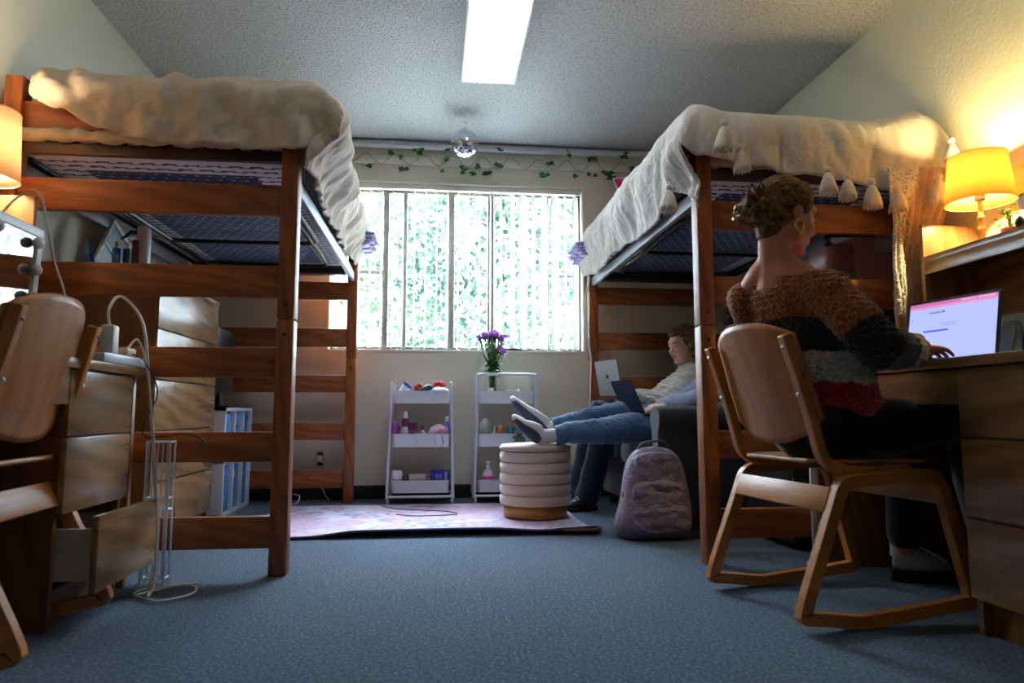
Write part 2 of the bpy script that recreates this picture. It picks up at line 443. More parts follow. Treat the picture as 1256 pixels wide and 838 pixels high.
bedL = make_bed()
bedR = copy_tree(bedL)
bedL.location.x = -1.10; bedR.location.x = 1.628
setp(bedL, 'tall orange-oak loft bed along the left wall with wide ladder-like rails', 'bed')
setp(bedR, 'tall orange-oak loft bed on the right, above the armchair and seated friends', 'bed')
for cx, lab in ((-1.107, 'left'), (1.628, 'right')):
    m = empty('mattress', (cx, 3.74, 1.60), label='mattress with navy and white dashed print underside, on the %s loft bed' % lab, cat='mattress')
    def mf(u, v, cx=cx): pass
    mb = MB(); mb.box(cx-.49, cx+.49, YA+.03, YE-.05, 1.60, 1.80, .03, seg=4)
    obj('mattress_body', mb, MATT, m)

def edgef(t, W, Rr):
    """t measured along the cloth from the centre of the bed; returns (pos, drop)"""
    s_ = 1 if t >= 0 else -1; t = abs(t); a = W-Rr
    if t <= a: return s_*t, 0.0
    q = t-a
    if q < Rr*PI/2: return s_*(a+Rr*math.sin(q/Rr)), Rr*(1-math.cos(q/Rr))
    return s_*W, Rr+q-Rr*PI/2
def drape(name, parent, cx, cy, hx, hy, zt, Rr, dl, dr, df, db, fold, mat, nx=150, ny=200, sub=0, solid=.012, outx=None, ztf=None):
    """cloth over a bed; dl/dr/df/db give the drop past the edge as functions of the other coordinate"""
    def fn(u, v):
        k = (PI/2-2)*Rr
        y_c = (v-.5)*2*hy; x_c = (u-.5)*2*hx
        Lx0 = hx+k+dl(cy+y_c)-0; Lx1 = hx+k+dr(cy+y_c)
        Ly0 = hy+k+df(cx+x_c); Ly1 = hy+k+db(cx+x_c)
        tx = lerp(-Lx0, Lx1, u); ty = lerp(-Ly0, Ly1, v)
        px, dx = edgef(tx, hx, Rr); py, dy = edgef(ty, hy, Rr)
        d = (max(dx, 0)**4+max(dy, 0)**4)**.25
        x, y = cx+px, cy+py
        if outx: x += outx(y, dx if px > 0 else 0, px)
        if px < 0 and dx > 0: x += .07*pw(dx, [(.14, 0), (.34, 1)])
        z = zt-d+(ztf(x, y) if ztf else 0)*(1-min(1, d/.1))
        nrm = Vector((px/hx if dx > 0 else 0, py/hy if dy > 0 else 0, 1.0 if d < Rr else .12))
        nrm.x *= min(1, dx/Rr); nrm.y *= min(1, dy/Rr); nrm.normalize()
        return Vector((x, y, z))+nrm*fold(x, y, z, dx, dy, tx, ty)
    mb = MB(); mb.grid(fn, nx, ny)
    return obj(name, mb, mat, parent, smooth=180, solid=solid, sub=sub)
COMF_L = cloth('cream_comforter_cloth', (214, 196, 176), (206, 190, 172), bs=600, wr=.7, ws=4.5)
COMF_R = cloth('white_comforter_cloth', (226, 220, 210), (216, 210, 202), bs=500, wr=.6, ws=9)

def fold_l(x, y, z, dx, dy, tx, ty):
    a = .020*N(x*4.5, y*3, 3)+.012*N(x*11+y*3, y*8, z*8)-.045*abs(N(x*6+y*2.5, y*4-x*2, z*3))-.018*abs(N(x*15-y*6, y*9, z*7))
    if dy > 0:
        a += min(1, dy/.06)*(.030*N((x+z*.9)*9, z*2.0, 7)+.016*abs(N((x-z*1.2)*17, z*4, 2)))
        a += .016*math.exp(-((ty+.98)/.02)**2)
    if dx > 0: a += min(1, dx/.06)*(.030*N(y*3+z, z*5, 9)+.018*N(y*14, z*3.5, 1)+.012*abs(N(y*26, z*5, 4)))
    return a+.02
hemL = lambda x: 1.93-pw(x, [(-1.62, 1.845), (-1.48, 1.77), (-1.36, 1.70), (-1.18, 1.65), (-.76, 1.64), (-.66, 1.70), (-.58, 1.70), (-.50, 1.63)])
cl = empty('comforter', (-1.06, 3.7, 1.8), label='puffy cream comforter spilling over the edges of the left loft bed', cat='comforter')
drape('comforter_cover', cl, -1.02, 3.70, .560, 1.045, 1.915, .10, lambda y: .02, lambda y: pw(y, [(2.65, .31), (2.9, .35), (3.6, .345), (4.7, .30)]), hemL, lambda x: .1, fold_l, COMF_L,
      outx=lambda y, d, px: (.06*math.sin(min(1, d/.25)*PI)*pw(y, [(2.6, 1.0), (3.4, .7), (4.7, .3)]) + (pw(y, [(2.6, .0), (4.7, -.05)])-.075*pw(d, [(.14, 0), (.33, 1)]))*(1 if px > 0 else 0)), ztf=lambda x, y: .02*N(x*3, y*2, 5))
def fold_r(x, y, z, dx, dy, tx, ty):
    a = .016*N(x*5, y*4, 1)
    if dy > 0:
        a += min(1, dy/.05)*(.022*N(x*7+z*2, z*3, 17)-.030*abs(N((x+z*.3)*13, z*3, 2))-.018*abs(N((x-z*.2)*27, z*5, 6))+.010*N(x*60, z*10, 1)*math.exp(-((((x+.02*z) % .115)-.057)/.014)**2))
    if dx > 0: a += min(1, dx/.06)*(.050*N(y*3.2+z*2, z*5, 9)-.036*abs(N((y+z*.4)*12, z*4, 1))-.016*abs(N(y*30, z*5, 4)))
    a += .024
    return a*.25 if (dx > 0 and tx > 0) else a
hemR = lambda x: 1.883-pw(x, [(1.0, 1.60), (1.08, 1.72), (1.16, 1.775), (1.22, 1.74), (1.32, 1.69), (1.45, 1.66), (1.63, 1.62), (1.95, 1.57), (2.2, 1.58)])
cr = empty('comforter', (1.63, 3.7, 1.8), label='white crinkled comforter with tassels draped over the right loft bed', cat='comforter')
drape('comforter_cover', cr, 1.612, 3.70, .606, 1.045, 1.868, .09, lambda y: pw(y, [(2.64, .40), (2.85, .38), (3.05, .29), (3.4, .35), (3.9, .32), (4.3, .34), (4.7, .29)]), lambda y: .10, hemR, lambda x: .1, fold_r, COMF_R, outx=lambda y, d, px: 0,
      ztf=lambda x, y: .045*math.exp(-((x-1.11)/.09)**2-((y-2.7)/.2)**2)+.065*math.exp(-((x-2.13)/.13)**2-((y-2.75)/.25)**2)+.02*N(x*3, y*3, 5))
def make_tassel():
    mb = MB(); mb.ell((0, 0, -.012), (.016, .016, .016))
    mb.lathe([(.009, -.026), (.016, -.036), (.026, -.062), (.033, -.092), (.034, -.108), (.028, -.110)], n=24)
    for i in range(26):
        a = i*2.4; r = .03*math.sqrt((i+1)/26); x, y = r*math.cos(a), r*math.sin(a)
        mb.loft([(x*.45, y*.45, -.04), (x*.85, y*.85, -.075), (x*1.08+random.uniform(-.002, .002), y*1.08, -.105), (x*1.16, y*1.16, -.116-random.random()*.008)], [.005, .0055, .005, .002], n=5)
    mb.loft([(0, 0, .012), (0, 0, 0)], .004, n=6)
    me = bpy.data.meshes.new('tassel')
    for v in mb.bm.verts:
        r = math.hypot(v.co.x, v.co.y); a = math.atan2(v.co.y, v.co.x)
        if v.co.z < -.03: v.co.x *= 1+.05*math.sin(a*13); v.co.y *= 1+.05*math.sin(a*13)
    bmesh.ops.recalc_face_normals(mb.bm, faces=mb.bm.faces); mb.bm.to_mesh(me); mb.bm.free()
    for p in me.polygons: p.use_smooth = True
    me.materials.append(cloth('tassel_yarn', (238, 228, 212), bs=250, wr=.2)); return me
TAS = make_tassel()
for (x, y, z, s_) in ((1.612, 2.60, 1.625, 1), (1.70, 2.60, 1.598, .98), (1.805, 2.598, 1.582, 1.08), (1.918, 2.595, 1.568, 1.05), (2.08, 2.56, 1.60, 1.1),
                      (1.225, 2.585, 1.70, 1.0), (1.16, 2.575, 1.80, 1.1), (.965, 2.70, 1.56, 1.05), (2.15, 2.56, 1.76, .9)):
    o = bpy.data.objects.new('tassel', TAS); COL.objects.link(o); o.parent = cr; o.location = Vector((x, y, z))-Vector(cr.location); o.scale = (s_,)*3; o.rotation_euler = (random.uniform(-.1, .1), random.uniform(-.12, .12), random.random()*6)

# sheets seen under the comforters at the foot ends
def roll(name, parent, pts, r, amp, mat, n=28, fr=18):
    P = [Vector(p) for p in pts]; Q = []
    for a, b in zip(P, P[1:]):
        for i in range(30): Q.append(a.lerp(b, i/30))
    Q.append(P[-1]); mb = MB()
    rad = [(r[0]*(1+amp*N(i*.28, 3, 1)), r[1]*(1+amp*.7*N(i*.4, 8, 1))) for i in range(len(Q))]
    mb.loft(Q, rad, side=(0, 0, 1), n=n, rnd=True)
    for v in mb.bm.verts: v.co += Vector((0, .012*N(v.co.x*fr, v.co.z*6, 3), .010*N(v.co.x*fr*1.7, v.co.y*9, 1)))
    return obj(name, mb, mat, parent, smooth=180)
o = roll('bed_sheet', None, [(-1.58, 2.705, 1.668), (-1.1, 2.70, 1.665), (-.62, 2.705, 1.668)], (.025, .03), .5, COMF_L); setp(o, 'crumpled cream sheet bunched along the foot rail of the left loft bed', 'sheet')
o = roll('bed_sheet', None, [(1.16, 2.705, 1.672), (1.6, 2.70, 1.665), (2.05, 2.705, 1.663)], (.026, .03), .3, cloth('taupe_sheet', (190, 172, 150))); setp(o, 'taupe fleece sheet tucked along the foot rail of the right loft bed', 'sheet')

# lavender folded fabric ends on the side rails
LAV = cloth('lavender_cloth', (176, 166, 214), bs=400)
def lav(name, x, y, z, sx, label):
    mb = MB()
    for i, (dz, ln, h) in enumerate(((0, .13, .018), (-.026, .105, .020), (-.052, .115, .018), (-.078, .07, .022))):
        for k in range(3):
            def fn(u, v, dz=dz, ln=ln, h=h, k=k): return Vector((x+sx*(u-.35)*ln, y-.12+.11*k+.10*v, z+dz+h*.16*math.sin(u*5+i)*(.4+u)-.004*u*k))
            mb.grid(fn, 10, 3)
    return setp(obj(name, mb, LAV, smooth=180, solid=.012), label, 'fabric')
lav('folded_fabric', -.50, 4.60, 1.79, 1, 'folded lavender fabric poking out at the window end of the left loft bed')
lav('folded_fabric', 1.02, 4.60, 1.76, -1, 'folded lavender fabric poking out at the window end of the right loft bed')

# pink pillow behind the right comforter
def pillow(name, c, w, h, t, rx, mat, pipe, label, rz=0):
    M = Matrix.Translation(c) @ Matrix.Rotation(rz, 4, 'Z') @ Matrix.Rotation(rx, 4, 'Y')
    e = empty(name, c, label=label, cat='pillow')
    def f(sg):
        def fn(u, v):
            a, b = u*2-1, v*2-1
            q = (1-a**4)*(1-b**4); k = 1-.07*(1-abs(a)**3)*abs(b)**6; k2 = 1-.07*(1-abs(b)**3)*abs(a)**6
            return M @ Vector((a*w/2*k2, sg*t/2*max(q, 0)**.55, b*h/2*k))
        return fn
    mb = MB(); mb.grid(f(1), 24, 24); mb.grid(f(-1), 24, 24); bmesh.ops.remove_doubles(mb.bm, verts=mb.bm.verts, dist=.0005)
    obj('pillow_cover', mb, mat, e, smooth=180)
    P = []
    for i in range(48):
        s_ = i/48*4; k = int(s_); q = (s_-k)*2-1
        a, b = [(q, -1), (1, q), (-q, 1), (-1, -q)][k]
        kk = 1-.07*(1-abs(a)**3)*abs(b)**6; k2 = 1-.07*(1-abs(b)**3)*abs(a)**6
        P.append(M @ Vector((a*w/2*k2, 0, b*h/2*kk)))
    obj('piping', MB().loft(P, .006, n=6, closed=True), pipe, e, smooth=180)
pillow('pillow', Vector((1.53, 4.72, 2.14)), .44, .44, .12, R(-14), cloth('magenta_cloth', (214, 20, 110), bs=400, wr=.15), WHITE, 'bright pink pillow with white piping against the window wall')

# blankets hanging at the right bed's foot
def fluffy(name, c, c2):
    t = NT(name); v = t.co(); a = t.noise(v, 120, 3, .7); b = t.noise(v, 25, 3)
    t.set(color=t.mix(b, rgb(*c), rgb(*c2)), rough=.95, sheen=.8, spec=.1, normal=t.bump(t.math('ADD', a, b), .9, .012)); return t.m
def hang(name, x0, x1, zt, zb, y, waves, amp, mat, label, taper=lambda v: (0, 0), rough=.004):
    def fn(u, v):
        a, b = taper(v); x = lerp(x0+a, x1+b, u); z = lerp(zt, zb, v)
        yy = y-amp*(.5+.5*math.sin(u*waves*2*PI+1.5*N(u*3, v*2, 1)))*(.35+.65*v)+.01*N(x*20, z*5, 4)
        return Vector((x+.01*N(z*6, u*4, 2), yy, z+.01*N(x*12, 1, 1)))+Vector((N(x*60, z*60, 1), N(x*60, z*60, 5), N(x*60, z*60, 9)))*rough
    return setp(obj(name, MB().grid(fn, 90, 120), mat, smooth=180, solid=.010), label, 'blanket')
FL = fluffy('tan_fleece', (226, 190, 160), (196, 154, 124))
hang('fleece_blanket', 1.98, 2.225, 1.66, .80, 2.640, 6.2, .016, FL, 'tan fluffy fleece blanket hanging from the right loft bed to the desk', lambda v: (-.075*min(1, v*1.5), -.20*min(1, v*1.6)+.01))
hang('knit_throw', 1.895, 2.06, 1.63, 1.0, 2.602, 2.0, .018, knit('cream_throw_knit', (224, 222, 222), s=110, st=.5), 'cream knitted throw hanging in front of the tan fleece blanket', lambda v: (-.01+.0*v, -.02-.115*min(1, v*2.4)))

# ------------------------------------------------------------------ blinds, garland, mirror ball, trees outside
SLAT = translucent('blind_vinyl', (240, 240, 236), .45)
bl = empty('vertical_blinds', (.155, YB+.04, WZ1), label='white vertical blinds hanging half open across the window', cat='blinds')
obj('headrail', MB().box(WX0+.01, WX1-.01, YB+.015, YB+.06, WZ1-.04, WZ1-.002, .004), plain((226, 222, 212), .5), bl)
SX = [438, 453, 466, 480, 491, 504, 518, 532, 545, 557, 571, 584, 598, 612, 625, 639, 654, 667, 680, 692, 704]
for i in range(23):
    x = -.735+i*.0806 + .006*N(i*3.3)
    ang = R(90-14*N(i*1.7, 5)) if i < 16 else R((58, 42, 60, 48, 34, 66, 50)[i-16])
    if i in (0, 1): ang = R(60)
    c, s_ = math.cos(ang), math.sin(ang)
    def fn(u, v, x=x, c=c, s_=s_):
        a = (u-.5)*.086; bow = .006*(1-(2*u-1)**2)
        return Vector((x+a*c-bow*s_, YB+.042+a*s_+bow*c, lerp(WZ1-.045, WZ0+.018, v)))
    obj('slat', MB().grid(fn, 6, 4), SLAT, bl, smooth=180, solid=.001)
LEAFV = plain((36, 104, 40), .5)
def leaf(mb, p, d, up, ln, wd, cup=.15, heart=False):
    d = Vector(d).normalized(); u = Vector(up); sdv = d.cross(u)
    if sdv.length < 1e-4: sdv = d.orthogonal()
    sdv.normalize(); nn = sdv.cross(d)
    prof = [(0, .05), (.1, .75), (.28, 1.0), (.55, .78), (.8, .38), (1, .02)] if heart else [(0, .08), (.2, .7), (.45, 1.0), (.75, .6), (1, .03)]
    L, C, Rr_ = [], [], []
    for t, q in prof:
        b = Vector(p)+d*(t*ln)-nn*(cup*ln*t*t)
        L.append(mb.bm.verts.new(b+sdv*q*wd/2+nn*cup*wd*q*.5)); C.append(mb.bm.verts.new(b)); Rr_.append(mb.bm.verts.new(b-sdv*q*wd/2+nn*cup*wd*q*.5))
    for i in range(len(prof)-1):
        for A, B in ((L, C), (C, Rr_)):
            f = mb.bm.faces.new((A[i], B[i], B[i+1], A[i+1])); f.material_index = mb.mi
rnd = random.Random(3)
mbs = MB(); mbl = MB(); P = []
for i in range(60):
    x = -.80+i*(2.5/59); P.append(Vector((x, YB-.042-.006*math.sin(i), 2.455+.045*math.sin(i*1.25))))
mbs.loft(P, .0022, n=5)
for i in range(0, 60):
    if rnd.random() < .5:
        p = P[i]; L = rnd.uniform(.04, .10); a = rnd.choice((-1, 1)); q = p+Vector((rnd.uniform(-.05, .05), -.015, a*L*.7))
        mbs.loft([p, q], .0015, n=4)
        for k in range(rnd.randint(1, 3)):
            d = Vector((rnd.uniform(-1, 1), rnd.uniform(-.5, .1), rnd.uniform(-1, .3)))
            leaf(mbl, q+Vector((rnd.uniform(-.02, .02), -.005*k, rnd.uniform(-.015, .015))), d, (0, -1, .2), rnd.uniform(.038, .052), rnd.uniform(.034, .046), .1, True)
gl = empty('ivy_garland', (.4, YB-.04, 2.455), label='string of green ivy leaves along the top of the window wall', cat='garland')
obj('vine_stem', mbs, plain((120, 128, 90), .7), gl); obj('leaves', mbl, LEAFV, gl, smooth=180)

ball = empty('mirror_ball', (.175, 4.5, 2.43), label='small mirror ball hanging from the ceiling in front of the window', cat='mirror ball')
mb = MB(); r_ = .096; nb = 20
for i in range(nb):
    t0, t1 = PI*(i+.05)/nb, PI*(i+.95)/nb; nj = max(4, int(2*PI*math.sin((t0+t1)/2)*r_/(PI*r_/nb)))
    for j in range(nj):
        a0, a1 = 2*PI*(j+.05)/nj, 2*PI*(j+.95)/nj; jx = [rnd.uniform(-.001, .001) for _ in range(2)]
        V = [mb.bm.verts.new(Vector((.175+(r_+jx[k % 2])*math.sin(t)*math.cos(a), 4.5+(r_+jx[k % 2])*math.sin(t)*math.sin(a), 2.43+r_*math.cos(t)))) for k, (t, a) in enumerate(((t0, a0), (t1, a0), (t1, a1), (t0, a1)))]
        mb.bm.faces.new(V)
obj('mirror_tiles', mb, plain((225, 228, 235), .04, 1.0), ball, smooth=0)
obj('ball_core', MB().ell((.175, 4.5, 2.43), (.0945,)*3, n=24, m=14), plain((130, 130, 135), .5), ball)
mb = MB(); mb.lathe([(.012, 2.524), (.012, 2.535), (.004, 2.54)], (.175, 4.5, 0), n=12); obj('ball_cap', mb, CHROME, ball)
mb = MB(); mb.loft([(.175, 4.5, 2.538), (.175, 4.5, 2.60)], .0015, n=5); mb.loft(rc([(.175, 4.5, 2.60), (.175, 4.5, 2.575), (.187, 4.5, 2.572), (.187, 4.5, 2.585)], .008), .002, n=6); obj('hanging_string', mb, CHROME, ball)

setp(obj('ground', MB().box(-14, 14, YB+.5, 26, -.25, -.2), plain((200, 200, 196), .9)), kind='structure')
def leafmat(name, c):
    t = NT(name); v = t.co(); a = t.noise(v, 3, 3)
    d = t.n('ShaderNodeBsdfDiffuse', {'Color': t.mix(a, rgb(*c), rgb(*[min(255, q+14) for q in c]))}); q = t.n('ShaderNodeBsdfTranslucent', {'Color': rgb(c[0]+10, c[1]+14, c[2])})
    m = t.n('ShaderNodeMixShader', {0: .25, 1: d.outputs[0], 2: q.outputs[0]}); t.t.links.new(m.outputs[0], t.out.inputs[0]); return t.m
LM = [leafmat('tree_leaf_a', (14, 27, 17)), leafmat('tree_leaf_b', (20, 32, 26)), leafmat('tree_leaf_c', (13, 24, 22))]
BARK = plain((30, 26, 24), .9)
def tree(x, y, h, cr_, nl, mi, seed, label):
    rr = random.Random(seed); t = empty('tree', (x, y, -.2), label=label, cat='tree', group='trees outside the window')
    mb = MB(); tips = []
    mb.loft([(x, y, -.2), (x+.05, y, h*.3), (x-.04, y+.05, h*.6), (x, y, h*.9)], [.11, .09, .06, .02], n=9)
    for i in range(16):
        z0 = h*rr.uniform(.18, .8); a = rr.uniform(0, 2*PI); L = cr_*rr.uniform(.6, 1.1)
        q = Vector((x+L*math.cos(a), y+L*.8*math.sin(a), z0+L*rr.uniform(.1, .7))); m_ = Vector((x, y, z0)).lerp(q, .5)+Vector((0, 0, .1))
        mb.loft([(x, y, z0), m_, q], [.03, .02, .008], n=6); tips += [q, m_, m_.lerp(q, .5)]
    obj('trunk', mb, BARK, t)
    mb = MB()
    for i in range(nl):
        c = rr.choice(tips); p = c+Vector((rr.gauss(0, .34), rr.gauss(0, .30), rr.gauss(0, .30)))
        d = Vector((rr.gauss(0, 1), rr.gauss(0, 1), rr.gauss(-.3, .8)))
        ln = rr.uniform(.08, .16); d.normalize(); sv = d.orthogonal().normalized(); sv = (Matrix.Rotation(rr.random()*6, 3, d) @ sv)*ln*.32
        V = [mb.bm.verts.new(v) for v in (p, p+d*ln*.5+sv, p+d*ln, p+d*ln*.5-sv)]; mb.bm.faces.new(V)
    obj('foliage', mb, LM[mi], t, smooth=0)
for i, (x, y, h, c_, nl, lab) in enumerate(((-2.0, 8.9, 4.2, 1.2, 1800, 'leafy tree outside, leftmost beyond the window'), (-.55, 9.3, 4.4, 1.2, 1800, 'leafy tree outside, behind the left panes'), (.75, 9.0, 4.3, 1.1, 1800, 'leafy tree outside with its trunk behind the middle panes'),
        (1.9, 9.6, 4.4, 1.3, 1800, 'leafy tree outside, behind the right panes'), (3.3, 10.4, 4.8, 1.4, 2400, 'far leafy tree outside, rightmost beyond the window'), (.2, 11.6, 5.2, 1.6, 3000, 'farthest tree outside, behind the middle of the window'))):
    tree(x, y, h, c_, nl, i % 3, 20+i, lab)

# ------------------------------------------------------------------ utility carts and what stands on them
def cart(cx, cy, label, handle):
    e = empty('utility_cart', (cx, cy, 0), label=label, cat='cart')
    W, D = .205, .15; zt = .80
    for sy in (-1, 1):
        y = cy+sy*D; mb = MB()
        if handle and sy == 1: pass
        for sx in (-1, 1):
            zt_ = .86 if handle else .80
            mb.loft([(cx+sx*(W+.012), y, .045), (cx+sx*(W+.002), y, .45), (cx+sx*(W-.008), y, zt_)], .0095, n=10, rnd=True)
            if sx == 1: obj('upright', mb, METALW, e); mb = MB()
            else: obj('upright', mb, METALW, e); mb = MB()
        obj('bottom_rail', MB().loft([(cx-W-.012, y, .052), (cx+W+.012, y, .052)], .009, n=10), METALW, e)
    if handle:
        for sx in (-1, 1):
            obj('handle', MB().loft([(cx+sx*(W-.008), cy-D, .855), (cx+sx*(W-.008), cy+D, .855)], .0095, n=10, rnd=True), METALW, e)
        obj('handle', MB().loft(rc([(cx-W+.008, cy-D, .80), (cx-W+.008, cy-D, .862), (cx+W-.008, cy-D, .862), (cx+W-.008, cy-D, .80)], .03), .0095, n=10), METALW, e)
    for z0, z1 in ((.665, .745), (.375, .46), (.075, .155)):
        mb = MB(); w_ = W-.012; d_ = D-.005; t = .003
        o_ = rc([(cx-w_, cy-d_, 0), (cx+w_, cy-d_, 0), (cx+w_, cy+d_, 0), (cx-w_, cy+d_, 0)], .03, 5, True)
        def ring(z, k): return [Vector((cx+(p.x-cx)*k, cy+(p.y-cy)*k, z)) for p in o_]
        mb.rings([ring(z0, .97), ring(z1, 1.0), ring(z1+.003, 1.012), ring(z1, .985), ring(z0+.004, .955)])
        obj('tray', mb, METALW, e, smooth=35)
    for sx in (-1, 1):
        for sy in (-1, 1):
            x, y = cx+sx*(W+.006), cy+sy*D
            mb = MB(); M = Matrix.Rotation(R(90), 4, 'Y')
            mb.lathe([(.006, -.007), (.019, -.007), (.021, 0), (.019, .007), (.006, .007)], (x, y+.006, .021), n=16, M=M)
            wh = obj('caster', mb, plain((190, 196, 204), .4), e); mb = MB(); mb.box(x-.010, x-.008, y-.008, y+.014, .018, .045); mb.box(x+.008, x+.010, y-.008, y+.014, .018, .045); mb.box(x-.01, x+.01, y-.008, y+.014, .043, .048)
            obj('caster_fork', mb, CHROME, wh)
    return e
cart(-.10, 4.76, 'white three-tier rolling cart left of the flowers, with purple bottles on its middle tray', False)
cart(.475, 4.76, 'white three-tier rolling cart with a looped handle, holding the vase of flowers', True)

def bottle(name, c, prof, parts, label, cat, M=None, group=None):
    """prof/parts: list of (partname, profile, material)"""
    if len(parts) == 1:
        o = obj(name, MB().lathe(parts[0][1], c, n=20, M=M), parts[0][2], smooth=50); return setp(o, label, cat, group)
    e = empty(name, c, label=label, cat=cat, group=group)
    for nm, pr, m in parts: obj(nm, MB().lathe(pr, c, n=20, M=M), m, e, smooth=50)
    return e
PUR = plain((150, 74, 160), .35); DPUR = plain((104, 20, 92), .4); PWH = plain((228, 226, 234), .35); PNK = plain((226, 120, 160), .4); BLU = plain((30, 60, 190), .4)
B1 = .379; zt = .670; z3 = .080
fy = 4.66
bottle('lotion_tube', (-.272, fy, B1), 0, [('tube', [(.020, 0), (.020, .02), (.024, .10), (.022, .155), (.012, .168)], PUR), ('cap', [(.018, -.0), (.018, .012)], PWH)], 'light purple tube at the left end of the cart middle tray', 'tube')
bottle('dropper_vial', (-.243, fy+.03, B1), 0, [('vial', [(.009, 0), (.009, .10), (.006, .11)], PNK), ('cap', [(.007, .11), (.007, .135)], DPUR)], 'small pink vial tucked beside the light purple tube', 'vial')
bottle('spray_bottle', (-.205, fy, B1), 0, [('bottle', [(.021, 0), (.022, .02), (.022, .14), (.020, .155)], PWH), ('label_band', [(.0228, .13), (.0235, .15), (.0235, .175), (.018, .185), (.014, .187)], DPUR), ('cap', [(.015, .186), (.014, .215), (.009, .232)], PWH)], 'tall white bottle with a purple shoulder on the cart middle tray', 'bottle')
e = empty('hair_product_box', (-.155, fy+.01, B1), label='clear box with a dark purple lid on the cart middle tray', cat='box')
obj('box_body', MB().box(-.185, -.125, fy-.012, fy+.03, B1, B1+.125, .003), plain((120, 96, 124), .3), e); obj('lid', MB().box(-.187, -.123, fy-.014, fy+.032, B1+.108, B1+.155, .004), DPUR, e)
bottle('squeeze_bottle', (-.09, fy, B1), 0, [('bottle', [(.017, 0), (.017, .08), (.014, .10), (.007, .108)], PWH), ('cap', [(.007, .108), (.006, .135), (.003, .147)], DPUR)], 'short white squeeze bottle with a purple nozzle on the cart middle tray', 'bottle')
e = empty('hair_dryer', (.02, fy, B1+.095), label='white and pink hair dryer lying on the cart middle tray', cat='hair dryer')
mb = MB(); mb.loft([(-.045, fy, B1+.075), (-.02, fy, B1+.10), (.02, fy, B1+.115), (.055, fy-.005, B1+.105)], [(.018, .016), (.030, .028), (.036, .032), (.030, .028)], n=16, rnd=True); obj('dryer_body', mb, plain((222, 206, 214), .35), e, smooth=180)
M = Matrix.Rotation(R(75), 4, 'Y'); obj('nozzle_ring', MB().lathe([(.026, -.006), (.031, 0), (.031, .012), (.022, .016)], (.045, fy-.016, B1+.108), n=20, M=Matrix.Rotation(R(60), 4, 'X')), PNK, e)
obj('handle', MB().loft([(-.01, fy, B1+.09), (-.055, fy, B1+.05), (-.075, fy, B1+.03)], [.013, .013, .011], n=10, rnd=True), plain((205, 160, 175), .4), e)
bottle('blue_bottle', (.075, fy+.02, B1), 0, [('bottle', [(.022, 0), (.023, .06), (.022, .12), (.012, .165)], plain((100, 120, 190), .3)), ('cap', [(.014, .165), (.015, .195), (.012, .198)], plain((220, 200, 205), .4))], 'blue bottle with a pale pink cap at the right end of the cart middle tray', 'bottle')
for i, x in enumerate((-.135, -.01, .04)):
    mb = MB(); y = 4.614; mb.loft(rc([(x, y+.012, .463), (x, y-.004, .468), (x+.004, y-.006, .43), (x+.008, y-.008, .405), (x+.010, y-.02, .398), (x+.010, y-.022, .410)], .006, 3), .0035, n=8, rnd=True)
    setp(obj('hook', mb, plain((210, 200, 214), .4)), 'small pale hook, %s of three over the rim of the cart middle tray' % ('leftmost', 'middle', 'rightmost')[i], 'hook')
# top tray
M = Matrix.Rotation(R(38), 4, 'Y')
e = empty('plastic_cup', (-.20, fy, zt), label='white cup with a blue band tipped over on the left cart top tray', cat='cup')
obj('cup_body', MB().lathe([(.020, -.04), (.032, .035), (.030, .035), (.018, -.036)], (-.218, fy, .757), n=20, M=M), PWH, e); obj('band', MB().lathe([(.0325, .028), (.0345, .046), (.0325, .046), (.031, .03)], (-.218, fy, .757), n=20, M=M), BLU, e)
def torus(mb, c, Rr, r, M=None, n=28, sc=0, seed=0):
    P = [Vector((Rr*math.cos(2*PI*i/n), Rr*math.sin(2*PI*i/n), 0)) for i in range(n)]
    P = [Vector(c)+(M @ p if M else p) for p in P]; rad = [r*(1+sc*math.sin(i*2.6+seed)) for i in range(n)]
    return mb.loft(P, rad, n=10, closed=True)
Mx = Matrix.Rotation(R(80), 3, 'X')
setp(obj('scrunchie', torus(MB(), (-.115, fy, .766), .022, .014, Mx, sc=.3), plain((206, 62, 34), .8), smooth=180), 'orange-red scrunchie standing on the left cart top tray', 'scrunchie')
setp(obj('scrunchie', torus(MB(), (.015, fy+.01, .765), .036, .017, Mx, sc=.3, seed=2), plain((176, 36, 28), .8), smooth=180), 'dark red scrunchie at the right of the left cart top tray', 'scrunchie')
mb = MB(); mb.loft([(-.13, fy-.01, .735), (-.09, fy-.01, .752), (-.045, fy-.012, .775), (-.02, fy-.01, .765)], [(.018, .02), (.026, .025), (.022, .022), (.012, .012)], n=14, rnd=True); setp(obj('zip_pouch', mb, plain((40, 52, 62), .6), smooth=180), 'dark slate pouch between the two scrunchies on the left cart', 'pouch')
def lump(c, r, amp, seed, fr=30):
    mb = MB(); mb.ell(c, r, n=28, m=18)
    for v in mb.bm.verts: v.co += (v.co-Vector(c)).normalized()*amp*N(v.co.x*fr+seed, v.co.y*fr, v.co.z*fr)
    return mb
setp(obj('face_cloth', lump((.02, fy-.02, .745), (.062, .03, .028), .012, 2), cloth('white_towel', (232, 228, 238)), smooth=180), 'crumpled white cloth in front of the dark red scrunchie', 'cloth')
setp(obj('face_cloth', lump((-.055, fy-.01, .742), (.04, .025, .016), .008, 7), plain((170, 208, 222), .8), smooth=180), 'small pale blue cloth beneath the dark pouch on the left cart', 'cloth')
